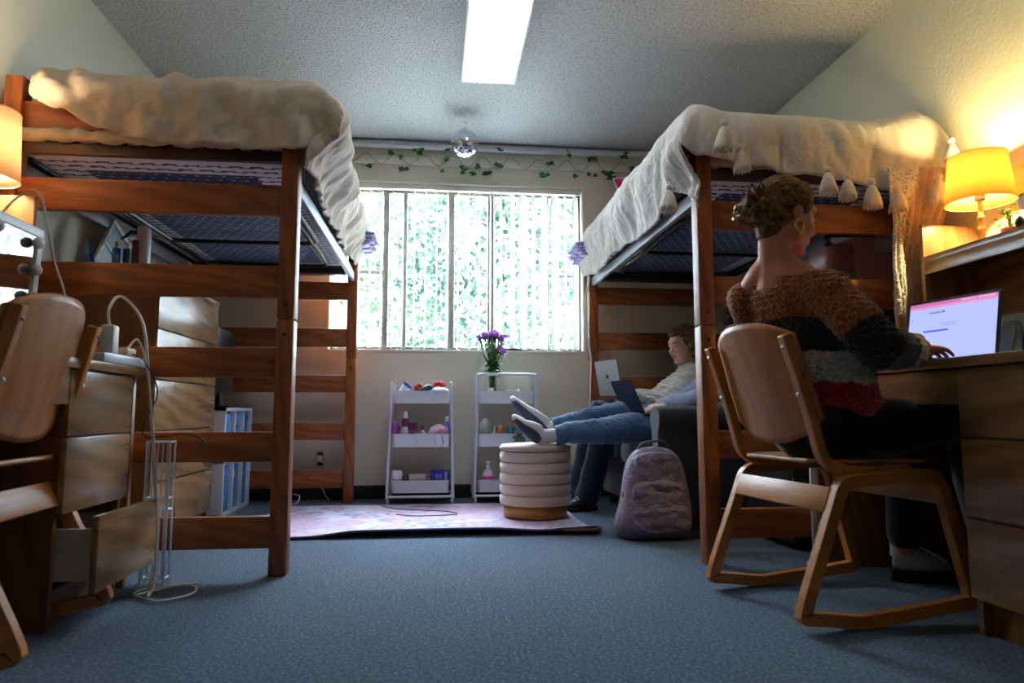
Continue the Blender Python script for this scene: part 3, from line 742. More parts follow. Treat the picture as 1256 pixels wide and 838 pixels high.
# bottom tray
bottle('cream_jar', (-.255, fy, z3), 0, [('jar', [(.030, 0), (.034, .02), (.034, .085), (.030, .09)], plain((200, 190, 205), .3)), ('lid', [(.034, .088), (.036, .096), (.036, .125), (.030, .14), (.01, .142)], plain((232, 232, 240), .35))], 'round white-lidded jar on the bottom tray of the left cart', 'jar')
setp(obj('scrunchie', torus(MB(), (-.195, fy, .165), .017, .010, Mx, sc=.3), plain((92, 74, 52), .8), smooth=180), 'brown scrunchie beside the white-lidded jar on the bottom tray', 'scrunchie')
setp(obj('small_box', MB().box(-.175, -.065, fy-.02, fy+.05, z3, z3+.115, .006), plain((196, 176, 172), .5), smooth=30), 'pale pink flat box on the bottom tray of the left cart', 'box')
setp(obj('small_box', MB().box(-.06, -.035, fy-.01, fy+.04, z3, z3+.10, .003), plain((150, 140, 112), .5), smooth=30), 'tiny olive box beside the pale pink box', 'box')
e = empty('product_box', (.01, fy, z3), label='royal blue carton on the bottom tray of the left cart', cat='box')
obj('carton', MB().box(-.035, .095, fy-.02, fy+.04, z3, z3+.14, .002), plain((22, 34, 140), .45), e, smooth=30)
mb = MB(); mb.box(.058, .078, fy-.0212, fy-.0195, z3+.012, z3+.132)
for i in range(3): mb.box(.004+i*.014, .012+i*.014, fy-.0212, fy-.0195, z3+.085, z3+.12-.008*(i % 2))
obj('print', mb, plain((150, 140, 190), .5), e)

# right cart
cx2 = .475
e = empty('flower_vase', (.385, 4.70, zt), label='clear glass vase holding a bunch of mauve chrysanthemums on the right cart', cat='vase')
zb = zt+.004
obj('vase_glass', MB().lathe([(.030, 0), (.034, .01), (.026, .06), (.030, .16), (.040, .22), (.038, .22), (.028, .16), (.024, .06), (.028, .014), (.001, .012)], (.385, 4.70, zb), n=28, cap=False), GLASS, e, smooth=180)
obj('water', MB().lathe([(.001, .013), (.027, .014), (.023, .06), (.026, .13), (.001, .131)], (.385, 4.70, zb), n=24), glass('water_clear', (200, 214, 190), fac=.1), e)
rr = random.Random(11)
bq = empty('flower_bouquet', (.385, 4.70, zb+.02), label='bunch of mauve chrysanthemums with green leaves standing in the glass vase', cat='flowers')
heads = []
for i in range(26):
    a = i*2.4; q = .092*math.sqrt((i+.4)/26); heads.append(Vector((.383+q*math.cos(a)*1.08, 4.70+q*math.sin(a)*.8, 1.155-.55*q-rr.uniform(0, .03)+.02)))
heads += [Vector((.455, 4.66, 1.02)), Vector((.425, 4.64, 1.04))]
PET = [plain((206, 146, 216), .7), plain((220, 168, 226), .7), plain((188, 122, 202), .7)]
ms = MB(); ml = MB()
for i, h in enumerate(heads):
    base = Vector((.385+rr.uniform(-.014, .014), 4.70+rr.uniform(-.014, .014), zb+.02)); nk = Vector((.385+rr.uniform(-.02, .02), 4.70+rr.uniform(-.02, .02), .90))
    ms.loft([base, nk, (nk+h)/2+Vector((h.x-.385, h.y-4.7, 0))*.25, h], .0028, n=6)
    for k in range(6):
        p = nk.lerp(h, rr.uniform(-.2, .75)); d = Vector((rr.gauss(0, 1), rr.gauss(-.2, .8), rr.uniform(-.5, .5)))
        leaf(ml, p, d, (0, 0, 1), rr.uniform(.035, .065), rr.uniform(.018, .03), .25)
    mb = MB(); out = (h-Vector((.385, 4.70, 1.0))).normalized()
    B = out.to_track_quat('Z', 'Y').to_matrix()
    for ring, (nn_, tilt, ln) in enumerate(((16, 88, .032), (15, 66, .030), (12, 42, .025), (8, 16, .018))):
        for k in range(nn_):
            a = 2*PI*k/nn_+ring*.4; t_ = R(tilt+rr.uniform(-8, 8)); d = B @ Vector((math.cos(a)*math.sin(t_), math.sin(a)*math.sin(t_), math.cos(t_)))
            leaf(mb, h, d, B @ Vector((0, 0, 1)) if tilt > 30 else B @ Vector((1, 0, .1)), ln, .0125, -.2)
    obj('flower_head', mb, PET[i % 3], bq, smooth=180)
obj('stems', ms, plain((62, 110, 48), .5), bq, smooth=180); obj('leaves', ml, plain((58, 116, 40), .5), bq, smooth=180)
setp(obj('price_tag', MB().box(.345, .385, 4.622, 4.624, .742, .770, .0005), WHITE), 'small white tag in front of the flower vase', 'tag')
for i, (x, w_, h, c, l) in enumerate(((.50, .05, .086, (226, 214, 204), 'low cream compact on the top tray of the right cart'), (.56, .02, .094, (236, 226, 214), 'tiny cream pot at the right of the right cart top tray'))):
    bottle('cosmetic_pot', (x, fy+.01, zt), 0, [('p', [(w_/2*.95, 0), (w_/2, .01), (w_/2, h-.006), (w_/2*.9, h)], plain(c, .4))], l, 'pot')
GREYT = glass('smoky_plastic', (150, 154, 156), fac=.1)
o = bottle('scent_diffuser', (.335, fy+.02, B1), 0, [('p', [(.030, 0), (.031, .09), (.040, .12), (.040, .15), (.022, .175), (.012, .185)], plain((160, 164, 162), .3))], 'grey domed diffuser on the middle tray of the right cart', 'diffuser')
bottle('dropper_bottle', (.395, fy, B1), 0, [('bottle', [(.014, 0), (.014, .09), (.006, .105)], plain((216, 224, 220), .3)), ('nozzle', [(.006, .105), (.004, .13), (.002, .14)], WHITE)], 'small white nozzle bottle between the grey diffuser and the orange jar', 'bottle')
bottle('pill_bottle', (.442, fy+.01, B1), 0, [('bottle', [(.018, 0), (.018, .11)], plain((206, 130, 52), .3)), ('cap', [(.020, .11), (.020, .142)], plain((214, 140, 66), .5))], 'orange bottle on the middle tray of the right cart', 'bottle')
bottle('blue_jar', (.505, fy+.01, B1), 0, [('jar', [(.030, 0), (.030, .095)], plain((40, 110, 140), .3)), ('lid', [(.032, .095), (.032, .125)], plain((36, 120, 156), .3))], 'teal blue jar on the middle tray of the right cart', 'jar')
bottle('lotion_bottle', (.352, fy, z3), 0, [('bottle', [(.036, 0), (.040, .02), (.040, .10), (.030, .135), (.014, .145)], plain((204, 192, 206), .25)), ('label_mark', [(.0405, .055), (.0412, .06), (.0412, .095), (.0405, .1)], plain((206, 60, 130), .4)), ('pump', [(.013, .145), (.013, .165), (.005, .17), (.005, .185), (.016, .187), (.016, .198)], PWH)], 'pump bottle with a pink label on the bottom tray of the right cart', 'bottle')
e = empty('succulent', (.56, 4.585, .40), label='small grey-green succulent sprig hanging over the right cart middle tray', cat='plant')
mb = MB(); ms = MB()
for k in range(22):
    p = Vector((.555+rr.uniform(-.035, .04), 4.60+rr.uniform(-.01, .01), .45-rr.uniform(0, .10))); d = Vector((rr.gauss(0, 1), -.6, rr.gauss(0, 1)))
    leaf(mb, p, d, (0, -1, 0), rr.uniform(.022, .034), rr.uniform(.018, .026), .1, True); ms.loft([(.56, 4.63, .465), ((p.x+.56)/2, 4.605, .46), p], .0015, n=4)
obj('leaves', mb, plain((88, 116, 104), .5), e, smooth=180); obj('stems', ms, plain((80, 96, 70), .6), e)

# ------------------------------------------------------------------ rug, ottoman, cubby, dresser, left side
def mk_rug():
    t = NT('rug_pattern'); v = t.co(); d = t.noise(v, 5, 4, .6, 1.5)
    vo = t.n('ShaderNodeTexVoronoi', {'Vector': v, 'Scale': 6.0}, feature='F1'); vv = t.n('ShaderNodeTexVoronoi', {'Vector': v, 'Scale': 26.0}, feature='F1')
    a = t.ramp(t.noise(v, 15, 6, .8, 2), [(.38, rgb(30, 66, 130)), (.43, rgb(224, 224, 234)), (.48, rgb(214, 70, 110)), (.50, rgb(230, 226, 232)), (.54, rgb(70, 120, 180)), (.57, rgb(232, 226, 230)), (.62, rgb(220, 120, 60)), (.66, rgb(150, 30, 90))], 'LINEAR')
    b = t.ramp(vo.outputs[0], [(.1, rgb(196, 80, 90)), (.25, rgb(225, 190, 170)), (.4, rgb(70, 110, 160)), (.6, rgb(215, 215, 226))])
    c = t.ramp(t.noise(v, 2.2, 4, .6, 1), [(.42, (0, 0, 0)), (.58, (1, 1, 1))])
    col = t.mix(t.math('MULTIPLY', c, .6), a, b)
    c2 = t.ramp(vv.outputs[0], [(.2, rgb(60, 90, 140)), (.4, rgb(220, 218, 226))])
    col = t.mix(.18, col, c2); col = t.n('ShaderNodeHueSaturation', {'Saturation': 1.35, 'Value': .95, 'Color': col}).outputs[0]
    t.set(color=col, rough=1.0, spec=.02, normal=t.bump(t.noise(v, 260, 2), .3, .002)); return t.m
rug = empty('area_rug', (-.1, 4.05, 0), label='faded multicoloured oriental rug under the ottoman with curled near edge', cat='rug')
RX0, RX1, RY0, RY1 = -.98, .80, 3.40, 4.56
def rugz(u, v):
    x = lerp(RX0, RX1, u); y = lerp(RY0, RY1, v)
    lift = .030*math.exp(-(v/.10)**2)*pw(u, [(0, .0), (.2, .15), (.35, .9), (.7, 1.0), (.85, .6), (.92, .9), (1, 1.2)])
    y += .05*math.exp(-(v/.2)**2)*math.sin(u*PI)*1.0
    return Vector((x+.012*N(v*4), y, .007+lift))
obj('pile', MB().grid(rugz, 60, 50), mk_rug(), rug, smooth=180, solid=.008)
P = [rugz(i/40, 0)+Vector((0, -.003, -.002)) for i in range(41)]
obj('binding', MB().loft(P, (.007, .006), side=(0, 0, 1), n=6), plain((26, 34, 70), .8), rug)
mb = MB(); mb.loft([rugz(1, 0)+Vector((-.16, .012, -.018)), rugz(1, 0)+Vector((.0, .01, -.012)), rugz(1, .10)+Vector((.03, 0, -.006)), rugz(1, .2)+Vector((.015, 0, 0))], [(.006, .012), (.016, .022), (.014, .018), (.006, .01)], side=(0, 0, 1), n=10, rnd=True)
obj('curled_corner', mb, plain((116, 84, 72), .9), rug, smooth=180)

ox, oy = .575, 3.97
ot = empty('ottoman', (ox, oy, .008), label='round beige channel-tufted ottoman with a gold base under crossed feet', cat='ottoman')
VEL = cloth('beige_velvet', (196, 170, 150), (184, 158, 140), bs=700, bst=.2, rough=.65, sheen=.8, wr=.08)
obj('base', MB().lathe([(.178, .0), (.182, .004), (.182, .075), (.178, .08)], (ox, oy, .016), n=64), plain((170, 116, 56), .35, .6), ot, smooth=50)
pr = [(.18, .085)]
for i in range(5):
    z0 = .085+i*.060; pr += [(.199, z0+.002), (.2045, z0+.008), (.207, z0+.030), (.2045, z0+.051), (.199, z0+.0575), (.195, z0+.0595)]
obj('tufted_body', MB().lathe(pr, (ox, oy, .0), n=72), VEL, ot, smooth=180)
obj('seat_pad', MB().lathe([(.180, .386), (.200, .389), (.208, .398), (.207, .410), (.196, .421), (.15, .427), (.08, .430), (.01, .431)], (ox, oy, .0), n=72), VEL, ot, smooth=180)

# cubby with blue bins under the left bed
cb = empty('cube_organizer', (-1.4, 4.43, 0), label='low white cube organizer with blue folding bins under the left loft bed', cat='organizer')
mb = MB(); X0, X1 = -1.62, -1.22
for z in (.0, .31, .615): mb.box(X0, X1, 4.16, 4.74, z, z+.018)
for y in (4.16, 4.35, 4.54, 4.722): mb.box(X0, X1, y, y+.018, 0, .633)
mb.box(X0, X0+.01, 4.16, 4.74, 0, .63); obj('shelf_frame', mb, plain((216, 220, 228), .45), cb, smooth=20)
BBL = plain((44, 124, 190), .7)
for y in (4.182, 4.372, 4.562):
    for z in (.022, .332):
        tl = R(rnd.uniform(-4, 8)); b_ = empty('storage_bin', (-1.24, y, z), label='blue fabric bin in the %s row, %s column of the white organizer' % ('bottom' if z < .1 else 'top', {4.182: 'nearest', 4.372: 'middle', 4.562: 'farthest'}[y]), cat='bin', group='blue bins in the white organizer')
        mb = MB(); t = .003; mb.box(-1.26, -1.24, y, y+.155, z, z+.262, .003); mb.box(-1.58, -1.26, y, y+.004, z, z+.262); mb.box(-1.58, -1.26, y+.151, y+.155, z, z+.262); mb.box(-1.58, -1.26, y, y+.155, z, z+.004)
        obj('bin_body', mb, BBL, b_, smooth=30)
        mb = MB(); torus(mb, (-1.238, y+.078, z+.20), .016, .004, Matrix.Rotation(R(90), 3, 'Y'), n=16); obj('pull_ring', mb, CHROME, b_)
        mb = MB(); mb.lathe([(.001, 0), (.013, 0), (.013, .001), (.001, .001)], (-1.239, y+.078, z+.20), n=14, M=Matrix.Rotation(R(90), 4, 'Y')); obj('finger_hole', mb, BLACK, b_)

def panel_front(parent, name, x, xt, y0, y1, z0, z1, mat, handle=None):
    return obj(name, MB().box(min(x, xt), max(x, xt), y0, y1, z0, z1, .003), mat, parent, smooth=30)
def dresser(x0, x1, y0, y1, h, nd, label, face=1, name='dresser'):
    d = empty(name, ((x0+x1)/2, (y0+y1)/2, 0), label=label, cat='dresser')
    xf = x1 if face > 0 else x0
    mb = MB(); mb.box(x0, x1-.02 if face > 0 else x1, y0, y0+.02, .0, h-.022); mb.box(x0, x1-.02, y1-.02, y1, .0, h-.022); mb.box(x0, x0+.01, y0, y1, 0, h-.022)
    obj('carcass', mb, SIDE[2], d, smooth=20)
    obj('top', MB().box(x0, x1+.004, y0-.004, y1+.004, h-.022, h, .003), DESK[1], d, smooth=30)
    obj('plinth', MB().box(x0+.03, x1-.04, y0+.021, y1-.021, .0, .045), SIDE[1], d)
    zb_ = .05; dz = (h-.022-zb_)/nd
    for i in range(nd):
        dr = obj('drawer', MB().box(x1-.02, x1, y0+.003, y1-.003, zb_+i*dz+.002, zb_+(i+1)*dz-.004, .003), DESK[1], d, smooth=30)
        obj('finger_pull', MB().box(x1-.019, x1-.006, y0+.02, y1-.02, zb_+(i+1)*dz-.004, zb_+(i+1)*dz-.001), BLACK, dr)
    return d
dresser(-1.67, -1.27, 3.26, 4.12, 1.25, 5, 'tall oak-laminate five-drawer dresser standing under the left loft bed')

# things on the dresser
fm = empty('photo_frame', (-1.60, 3.5, 1.25), label='white framed pinboard leaning on the dresser under the left bed', cat='frame')
Mf = Matrix.Translation((-1.635, 3.50, 1.255)) @ Matrix.Rotation(R(-24), 4, 'X') @ Matrix.Rotation(R(8), 4, 'Y')
mb = MB()
for a in ((-.13, .13, 0, .022), (-.13, .13, .258, .28), (-.13, -.108, .022, .258), (.108, .13, .022, .258), (-.108, .108, .135, .15)): mb.box(-.008, .008, a[0], a[1], a[2], a[3], .002, Mf)
obj('frame_border', mb, WHITE, fm, smooth=30); obj('picture', MB().box(-.004, .002, -.108, .108, .022, .258, 0, Mf), plain((108, 116, 126), .3), fm, smooth=0)
e = empty('steamer', (-1.42, 3.42, 1.25), label='upright white cylindrical steamer on the dresser under the left bed', cat='appliance')
obj('cylinder', MB().lathe([(.030, 0), (.034, .01), (.034, .22), (.030, .245), (.015, .258)], (-1.42, 3.42, 1.25), n=24), plain((226, 218, 210), .4), e, smooth=60)
obj('trigger', MB().loft([(-1.445, 3.40, 1.47), (-1.465, 3.39, 1.47), (-1.485, 3.38, 1.445), (-1.50, 3.37, 1.43)], [.010, .009, .007, .004], n=8, rnd=True), BLACK, e)
mb = MB(); mb.loft([(-1.455, 3.42, 1.43), (-1.46, 3.42, 1.38), (-1.46, 3.42, 1.25)], .008, n=8); obj('grip', mb, BLACK, e)
TEAL = glass('teal_glass', (40, 150, 180), fac=.2)
for i, (x, y, c, l) in enumerate(((-1.50, 3.33, TEAL, 'teal perfume bottle with a gold cap on the dresser'), (-1.455, 3.34, plain((20, 90, 110), .2), 'dark teal perfume bottle with a pale cap on the dresser'))):
    e = empty('perfume_bottle', (x, y, 1.25), label=l, cat='bottle')
    obj('bottle', MB().box(x-.016, x+.016, y-.012, y+.012, 1.25, 1.375, .004), c, e); obj('cap', MB().lathe([(.008, 1.375), (.008, 1.40), (.006, 1.405)], (x, y, 0), n=14), plain((220, 160, 60), .3, .8) if i == 0 else PWH, e)
bottle('perfume_bottle', (-1.44, 3.38, 1.25), 0, [('bottle', [(.014, 0), (.014, .14), (.010, .15)], plain((96, 40, 50), .3)), ('cap', [(.013, .15), (.013, .175)], plain((80, 30, 40), .4))], 'tall maroon bottle beside the white steamer', 'bottle')
e = empty('perfume_bottle', (-1.52, 3.30, 1.25), label='faceted crystal perfume bottle alone at the near end of the dresser', cat='bottle')
px_ = -1.60; py_ = 3.29
obj('bottle', MB().lathe([(.018, 1.25), (.026, 1.27), (.026, 1.30), (.012, 1.335)], (px_, py_, 0), n=6), plain((90, 120, 170), .1, .6), e, smooth=0); obj('stopper', MB().lathe([(.012, 1.335), (.022, 1.35), (.022, 1.385), (.010, 1.40)], (px_, py_, 0), n=5), plain((150, 170, 205), .1, .7), e, smooth=0)
# monitor on the organizer
e = empty('monitor', (-1.33, 4.22, .633), label='thin black screen on a stand, edge-on behind the dresser', cat='monitor')
obj('screen', MB().box(-1.345, -1.315, 4.15, 4.62, .72, 1.12, .006), BLACKM, e); obj('stand', MB().loft([(-1.33, 4.38, .73), (-1.33, 4.38, .645)], (.012, .03), n=10), BLACKM, e)
obj('stand_foot', MB().box(-1.42, -1.23, 4.25, 4.5, .634, .646, .003), BLACKM, e)

# desks
def desk(face, x0, x1, y0, y1, h, py0, py1, side, label, open_drawer=False, end_y=None):
    """face=+1: front looks to +X (at x1); face=-1: front looks to -X (at x0)"""
    d = empty('desk', ((x0+x1)/2, (y0+y1)/2, 0), label=label, cat='desk')
    xf = x1 if face > 0 else x0; b_ = -face
    def bx(a, b, *r): a, b = xf+b_*a, xf+b_*b; return (min(a, b), max(a, b))+r
    D = x1-x0
    obj('desktop', MB().box(*bx(-.012, D, y0, y1, h-.03, h), .004), DESK[1], d, smooth=30)
    for k, y in enumerate((y0, y1-.025)): obj('end_panel', MB().box(*bx(.03, D-.01, y, y+.025, 0, h-.03), .002), SIDE[2], d, smooth=30)
    obj('back_panel', MB().box(*bx(D-.03, D-.012, y0+.025, y1-.025, .2, h-.03)), SIDE[1], d)
    # pedestal
    mb = MB(); mb.box(*bx(.022, D-.03, py0, py0+.018, .0, h-.03)); mb.box(*bx(.022, D-.03, py1-.018, py1, .0, h-.03)); mb.box(*bx(.05, .068, py0+.018, py1-.018, .0, .095)); obj('pedestal', mb, SIDE[2], d, smooth=20)
    zs = [(.10, .315), (.32, .535), (.54, h-.034)]
    for i, (z0, z1) in enumerate(zs):
        op = .10 if (open_drawer and i == 0) else 0
        dr = obj('drawer', MB().box(*bx(-op, .02-op, py0+.002, py1-.002, z0, z1), .003), DESK[1], d, smooth=30)
        if op:
            mb = MB(); mb.box(*bx(.02-op, .36, py0+.03, py0+.042, z0+.03, z1-.04)); mb.box(*bx(.02-op, .36, py1-.042, py1-.03, z0+.03, z1-.04)); mb.box(*bx(.02-op, .36, py0+.042, py1-.042, z0+.03, z0+.04))
            obj('drawer_box', mb, plain((196, 186, 168), .6), dr)
        else: obj('finger_pull', MB().box(*bx(.004, .019, py0+.02, py1-.02, z1, z1+.003)), BLACK, dr)
    ky0, ky1 = (py1, y1-.025) if py1 < y1-.2 else (y0+.025, py0)
    dr = obj('apron_drawer', MB().box(*bx(.0, .02, ky0+.003, ky1-.003, h-.135, h-.034), .003), DESK[1], d, smooth=30)
    return d
desk(-1, 1.475, 2.225, .55, 2.615, .765, 1.30, 1.80, 0, 'oak-laminate desk on the right where the woman in the striped sweater works')
desk(1, -1.68, -1.045, .75, 2.60, .765, 2.09, 2.50, 0, 'oak-laminate desk at left with its bottom drawer pulled open', True)
def hutch(face, xf, xw, y0, y1, zb_, label):
    d = empty('desk_hutch', ((xf+xw)/2, (y0+y1)/2, zb_), label=label, cat='hutch')
    a, b = min(xf, xw), max(xf, xw)
    obj('shelf', MB().box(a, b, y0+.02, y1-.02, 1.215, 1.24, .002), DESK[1], d, smooth=30)
    fx0, fx1 = (xf-.0, xf+.022) if face < 0 else (xf-.022, xf)
    obj('front_fascia', MB().box(fx0-.0, fx1, y0+.02, y1-.02, 1.165, 1.216, .002), DESK[1], d, smooth=30)
    for y in (y0, y1-.02): obj('end_panel', MB().box(a, b, y, y+.02, zb_, 1.375, .002), DESK[2], d, smooth=30)
    xb = (b-.015, b) if face < 0 else (a, a+.015)
    obj('back_panel', MB().box(xb[0], xb[1], y0+.02, y1-.02, zb_, 1.30), DESK[1], d, smooth=30)
    return d
hutch(-1, 1.975, 2.225, .60, 2.56, .765, 'oak hutch shelf above the right desk, with the yellow lamp on it')
hutch(1, -1.43, -1.68, .80, 2.56, .765, 'oak hutch shelf above the left desk, behind the bulb-framed mirror')

# lamps
def lamp(x, y, z, r0, r1, h, hb, col, power, label, lampmat, shade, base='stick'):
    e = empty('table_lamp', (x, y, z), label=label, cat='lamp')
    obj('base', MB().lathe([(.055, 0), (.06, .006), (.055, .014), (.012, .02)], (x, y, z), n=28), lampmat, e, smooth=60)
    if base == 'stick': prof = [(.010, .02), (.010, .06), (.015, .07), (.010, .08), (.010, hb*.62), (.014, hb*.66), (.009, hb*.7), (.009, hb+h*.35)]
    else: prof = [(.03, .02), (.05, .06), (.052, .11), (.035, .16), (.012, .19), (.010, hb+h*.35)]
    obj('stem', MB().lathe(prof, (x, y, z), n=20), lampmat, e, smooth=60)
    obj('socket', MB().lathe([(.018, hb+h*.05), (.018, hb+h*.30), (.014, hb+h*.34)], (x, y, z), n=16), plain((50, 40, 34), .5), e)
    obj('bulb', MB().ell((x, y, z+hb+h*.52), (.026, .026, .036)), emit('bulb_%d' % len(bpy.data.materials), (255, 214, 150), 18), e, smooth=180)
    sh = obj('lamp_shade', MB().lathe([(r0, hb), (r1, hb+h)], (x, y, z), n=64, cap=False), shade, e, smooth=180, solid=.002)
    obj('shade_trim', torus(MB(), (x, y, z+hb), r0, .0022, n=64), shade, sh); obj('shade_trim', torus(MB(), (x, y, z+hb+h), r1, .0022, n=64), shade, sh)
    mb = MB()
    for k in range(3):
        a = 2*PI*k/3+.5; mb.loft([(x, y, z+hb+h*.30), (x+r0*.97*math.cos(a), y+r0*.97*math.sin(a), z+hb+h*.12)], .0018, n=5)
    obj('spider', mb, lampmat, sh)
    l = light('lamp_bulb_light', 'POINT', (x, y, z+hb+h*.52), power, col, shadow_soft_size=.04); l.parent = e; l.location = (0, 0, hb+h*.52); l.visible_camera = True
    return e
lamp(2.085, 2.36, 1.24, .118, .098, .185, .175, (1, .74, .30), 32, 'lit table lamp with a yellow tapered shade on the right hutch shelf', plain((214, 170, 90), .35), translucent('yellow_shade', (255, 226, 150), .6))
lamp(-1.545, 2.44, 1.24, .105, .095, .24, .160, (1, .78, .50), 24, 'lit table lamp with a white drum shade on the left hutch shelf', plain((170, 160, 150), .35), translucent('white_shade', (250, 232, 205), .5), 'vase')

# vanity mirror with bulbs
e = empty('vanity_mirror', (-1.36, 2.2, .765), label='white vanity mirror framed with round bulbs standing on the left desk', cat='mirror')
Mv = Matrix.Translation((-1.36, 2.17, .77)) @ Matrix.Rotation(R(1.2), 4, 'Z') @ Matrix.Rotation(R(2.5), 4, 'Y')
mb = MB()
for a in ((-.27, .27, 0, .03), (-.27, .27, .425, .455), (-.27, -.24, .03, .425), (.24, .27, .03, .425)): mb.box(-.012, .012, a[0], a[1], a[2], a[3], .004, Mv)
obj('mirror_frame', mb, WHITE, e, smooth=30); obj('mirror_glass', MB().box(.0, .004, -.24, .24, .03, .425, 0, Mv), MIRROR, e, smooth=0)
for y, z in [(-.22, .40), (0, .40), (.22, .40), (.225, .31), (.225, .22), (.225, .13), (-.225, .3), (-.225, .18), (-.22, .05), (.22, .05)]:
    p = Mv @ Vector((.022, y, z)); obj('bulb', MB().ell(p, (.019, .019, .019)), plain((226, 222, 226), .3), e, smooth=180)

# ------------------------------------------------------------------ chairs
def make_chair():
    e = empty('chair', (0, 0, 0)); hw_ = .235
    for sd in (-1, 1):
        y = sd*hw_
        loop = rc([(0, y, .045), (.185, y, .018), (.56, y, .055), (.455, y, .428), (.145, y, .408)], .045, 6, True)
        # keep the floor corners crisp
        L = rc([(.145, y, .408), (.0, y, .045)], .01) ; pts = []
        pts += rc([(.02, y, .10), (.0, y, .040), (.06, y, .034)], .012, 3)
        pts += [Vector((.185, y, .018))]
        pts += rc([(.45, y, .040), (.565, y, .052), (.548, y, .12)], .02, 3)
        pts += rc([(.50, y, .30), (.468, y, .425), (.35, y, .423)], .07, 7)
        pts += rc([(.25, y, .415), (.142, y, .408), (.10, y, .30)], .035, 5)
        obj('leg_frame', MB().bar(pts, .030, .036, (0, 1, 0), True), PLY[0], e, smooth=30, bevel=.004)
        y2 = sd*(hw_-.030)
        up = rc([(.40, y2, .438), (.20, y2, .433), (.112, y2, .455), (.07, y2, .62), (.0, y2, .835)], .07, 8)
        u = obj('upright', MB().bar(up, .030, .030, (0, 1, 0)), PLY[2], e, smooth=30, bevel=.004)
        for z, xx in ((.80, -.006), (.66, .037)):
            obj('screw', MB().lathe([(.001, 0), (.006, 0), (.006, .002)], (xx, y2, z), n=10, M=Matrix.Rotation(R(-90+18), 4, 'Y')), plain((60, 50, 40), .4), u)
    # seat
    def seat(sg):
        def fn(u, v):
            a = v*2-1; x = lerp(.10, .51, u); w_ = .205*(1-.10*(1-u)**2)
            k = (1-abs(2*u-1)**8)**.3 if True else 1
            return Vector((x, a*w_*max(k, .86), .462-.012*math.sin(u*PI)*(1-a*a)-.015*max(0, u-.75)**1*4*.25 + sg*.006))
        return fn
    mb = MB(); mb.grid(seat(0), 20, 16); obj('seat', mb, PLY[0], e, smooth=180, solid=.013)
    # back panel: curved ply, in front of the uprights
    def back(u, v):
        a = u*2-1; t = v
        hwid = .215*(1-.06*t)
        top = .888-.05*abs(a)**2.5; bot = .545-.035*(1-a*a)+.045*abs(a)**3
        z = lerp(bot, top, t)
        xc = .112+.022-(z-.455)*.30
        return Vector((xc+.040*abs(a)**2-.022, a*hwid, z))
    obj('backrest', MB().grid(back, 28, 20), PLY[2], e, smooth=180, solid=.013)
    obj('stretcher', MB().box(.098, .114, -hw_+.012, hw_-.012, .318, .392, .003, Matrix.Translation((.112, 0, .35)) @ Matrix.Rotation(R(20), 4, 'Y') @ Matrix.Translation((-.112, 0, -.35))), PLY[1], e, smooth=30)
    obj('apron', MB().box(.475, .490, -hw_+.012, hw_-.012, .335, .405, .003), PLY[1], e, smooth=30)
    return e
ch = make_chair(); chL = copy_tree(ch); 
ch.location = (.985, 2.10, 0); ch.rotation_euler.z = R(7); ch.scale = (1.02, 1.04, 1)
chL.location = (-.93, 1.93, .03); chL.rotation_euler = (0, R(4.5), R(184)); chL.scale = (1, 1.04, 1)
setp(ch, 'bent-beech chair with a curved back on which the woman at the desk sits', 'chair')
setp(chL, 'empty bent-beech chair pulled up to the left desk', 'chair')

# ------------------------------------------------------------------ armchair, fridge, coffee maker, small things
CH = cloth('charcoal_upholstery', (58, 58, 64), (50, 50, 56), bs=500, wr=.15)
so = empty('sofa', (1.56, 4.07, 0), label='charcoal two-seat sofa with rolled arms under the right loft bed', cat='sofa')
obj('sofa_base', MB().box(1.14, 2.06, 3.50, 4.66, .07, .30, .03, seg=3), CH, so, smooth=60)
for y0, y1 in ((3.635, 4.075), (4.085, 4.53)): obj('seat_cushion', MB().box(1.10, 1.80, y0, y1, .30, .445, .05, seg=4), CH, so, smooth=180)
for y0, y1 in ((3.635, 4.075), (4.085, 4.53)): obj('back_cushion', MB().box(-.09, .09, y0, y1, 0, .42, .06, Matrix.Translation((1.86, 0, .42)) @ Matrix.Rotation(R(9), 4, 'Y'), seg=4), CH, so, smooth=180)
obj('sofa_back', MB().box(1.92, 2.08, 3.50, 4.66, .25, .78, .05, seg=4), CH, so, smooth=60)
for y in (3.535, 4.63):
    mb = MB(); s_ = -1 if y < 4 else 1
    mb.loft([(1.13, y, .07), (1.13, y, .5)], .001, n=4) if False else None
    P = [Vector((0, -.055, .07)), Vector((0, -.055, .50)), Vector((0, -.085, .56)), Vector((0, -.08, .61)), Vector((0, -.03, .64)), Vector((0, .03, .64)), Vector((0, .08, .61)), Vector((0, .085, .56)), Vector((0, .055, .50)), Vector((0, .055, .07))]
    P = rc(P, .03, 3, True)
    mb.rings([[p+Vector((x, y+(0 if 0 else 0), 0)) for p in P] for x in (1.15, 1.16, 2.02, 2.03)]); obj('sofa_arm', mb, CH, so, smooth=50, bevel=.008)
for x in (1.2, 2.0):
    for y in (3.55, 4.60): obj('sofa_foot', MB().lathe([(.022, 0), (.028, .075)], (x, y, 0), n=14), BLACK, so)

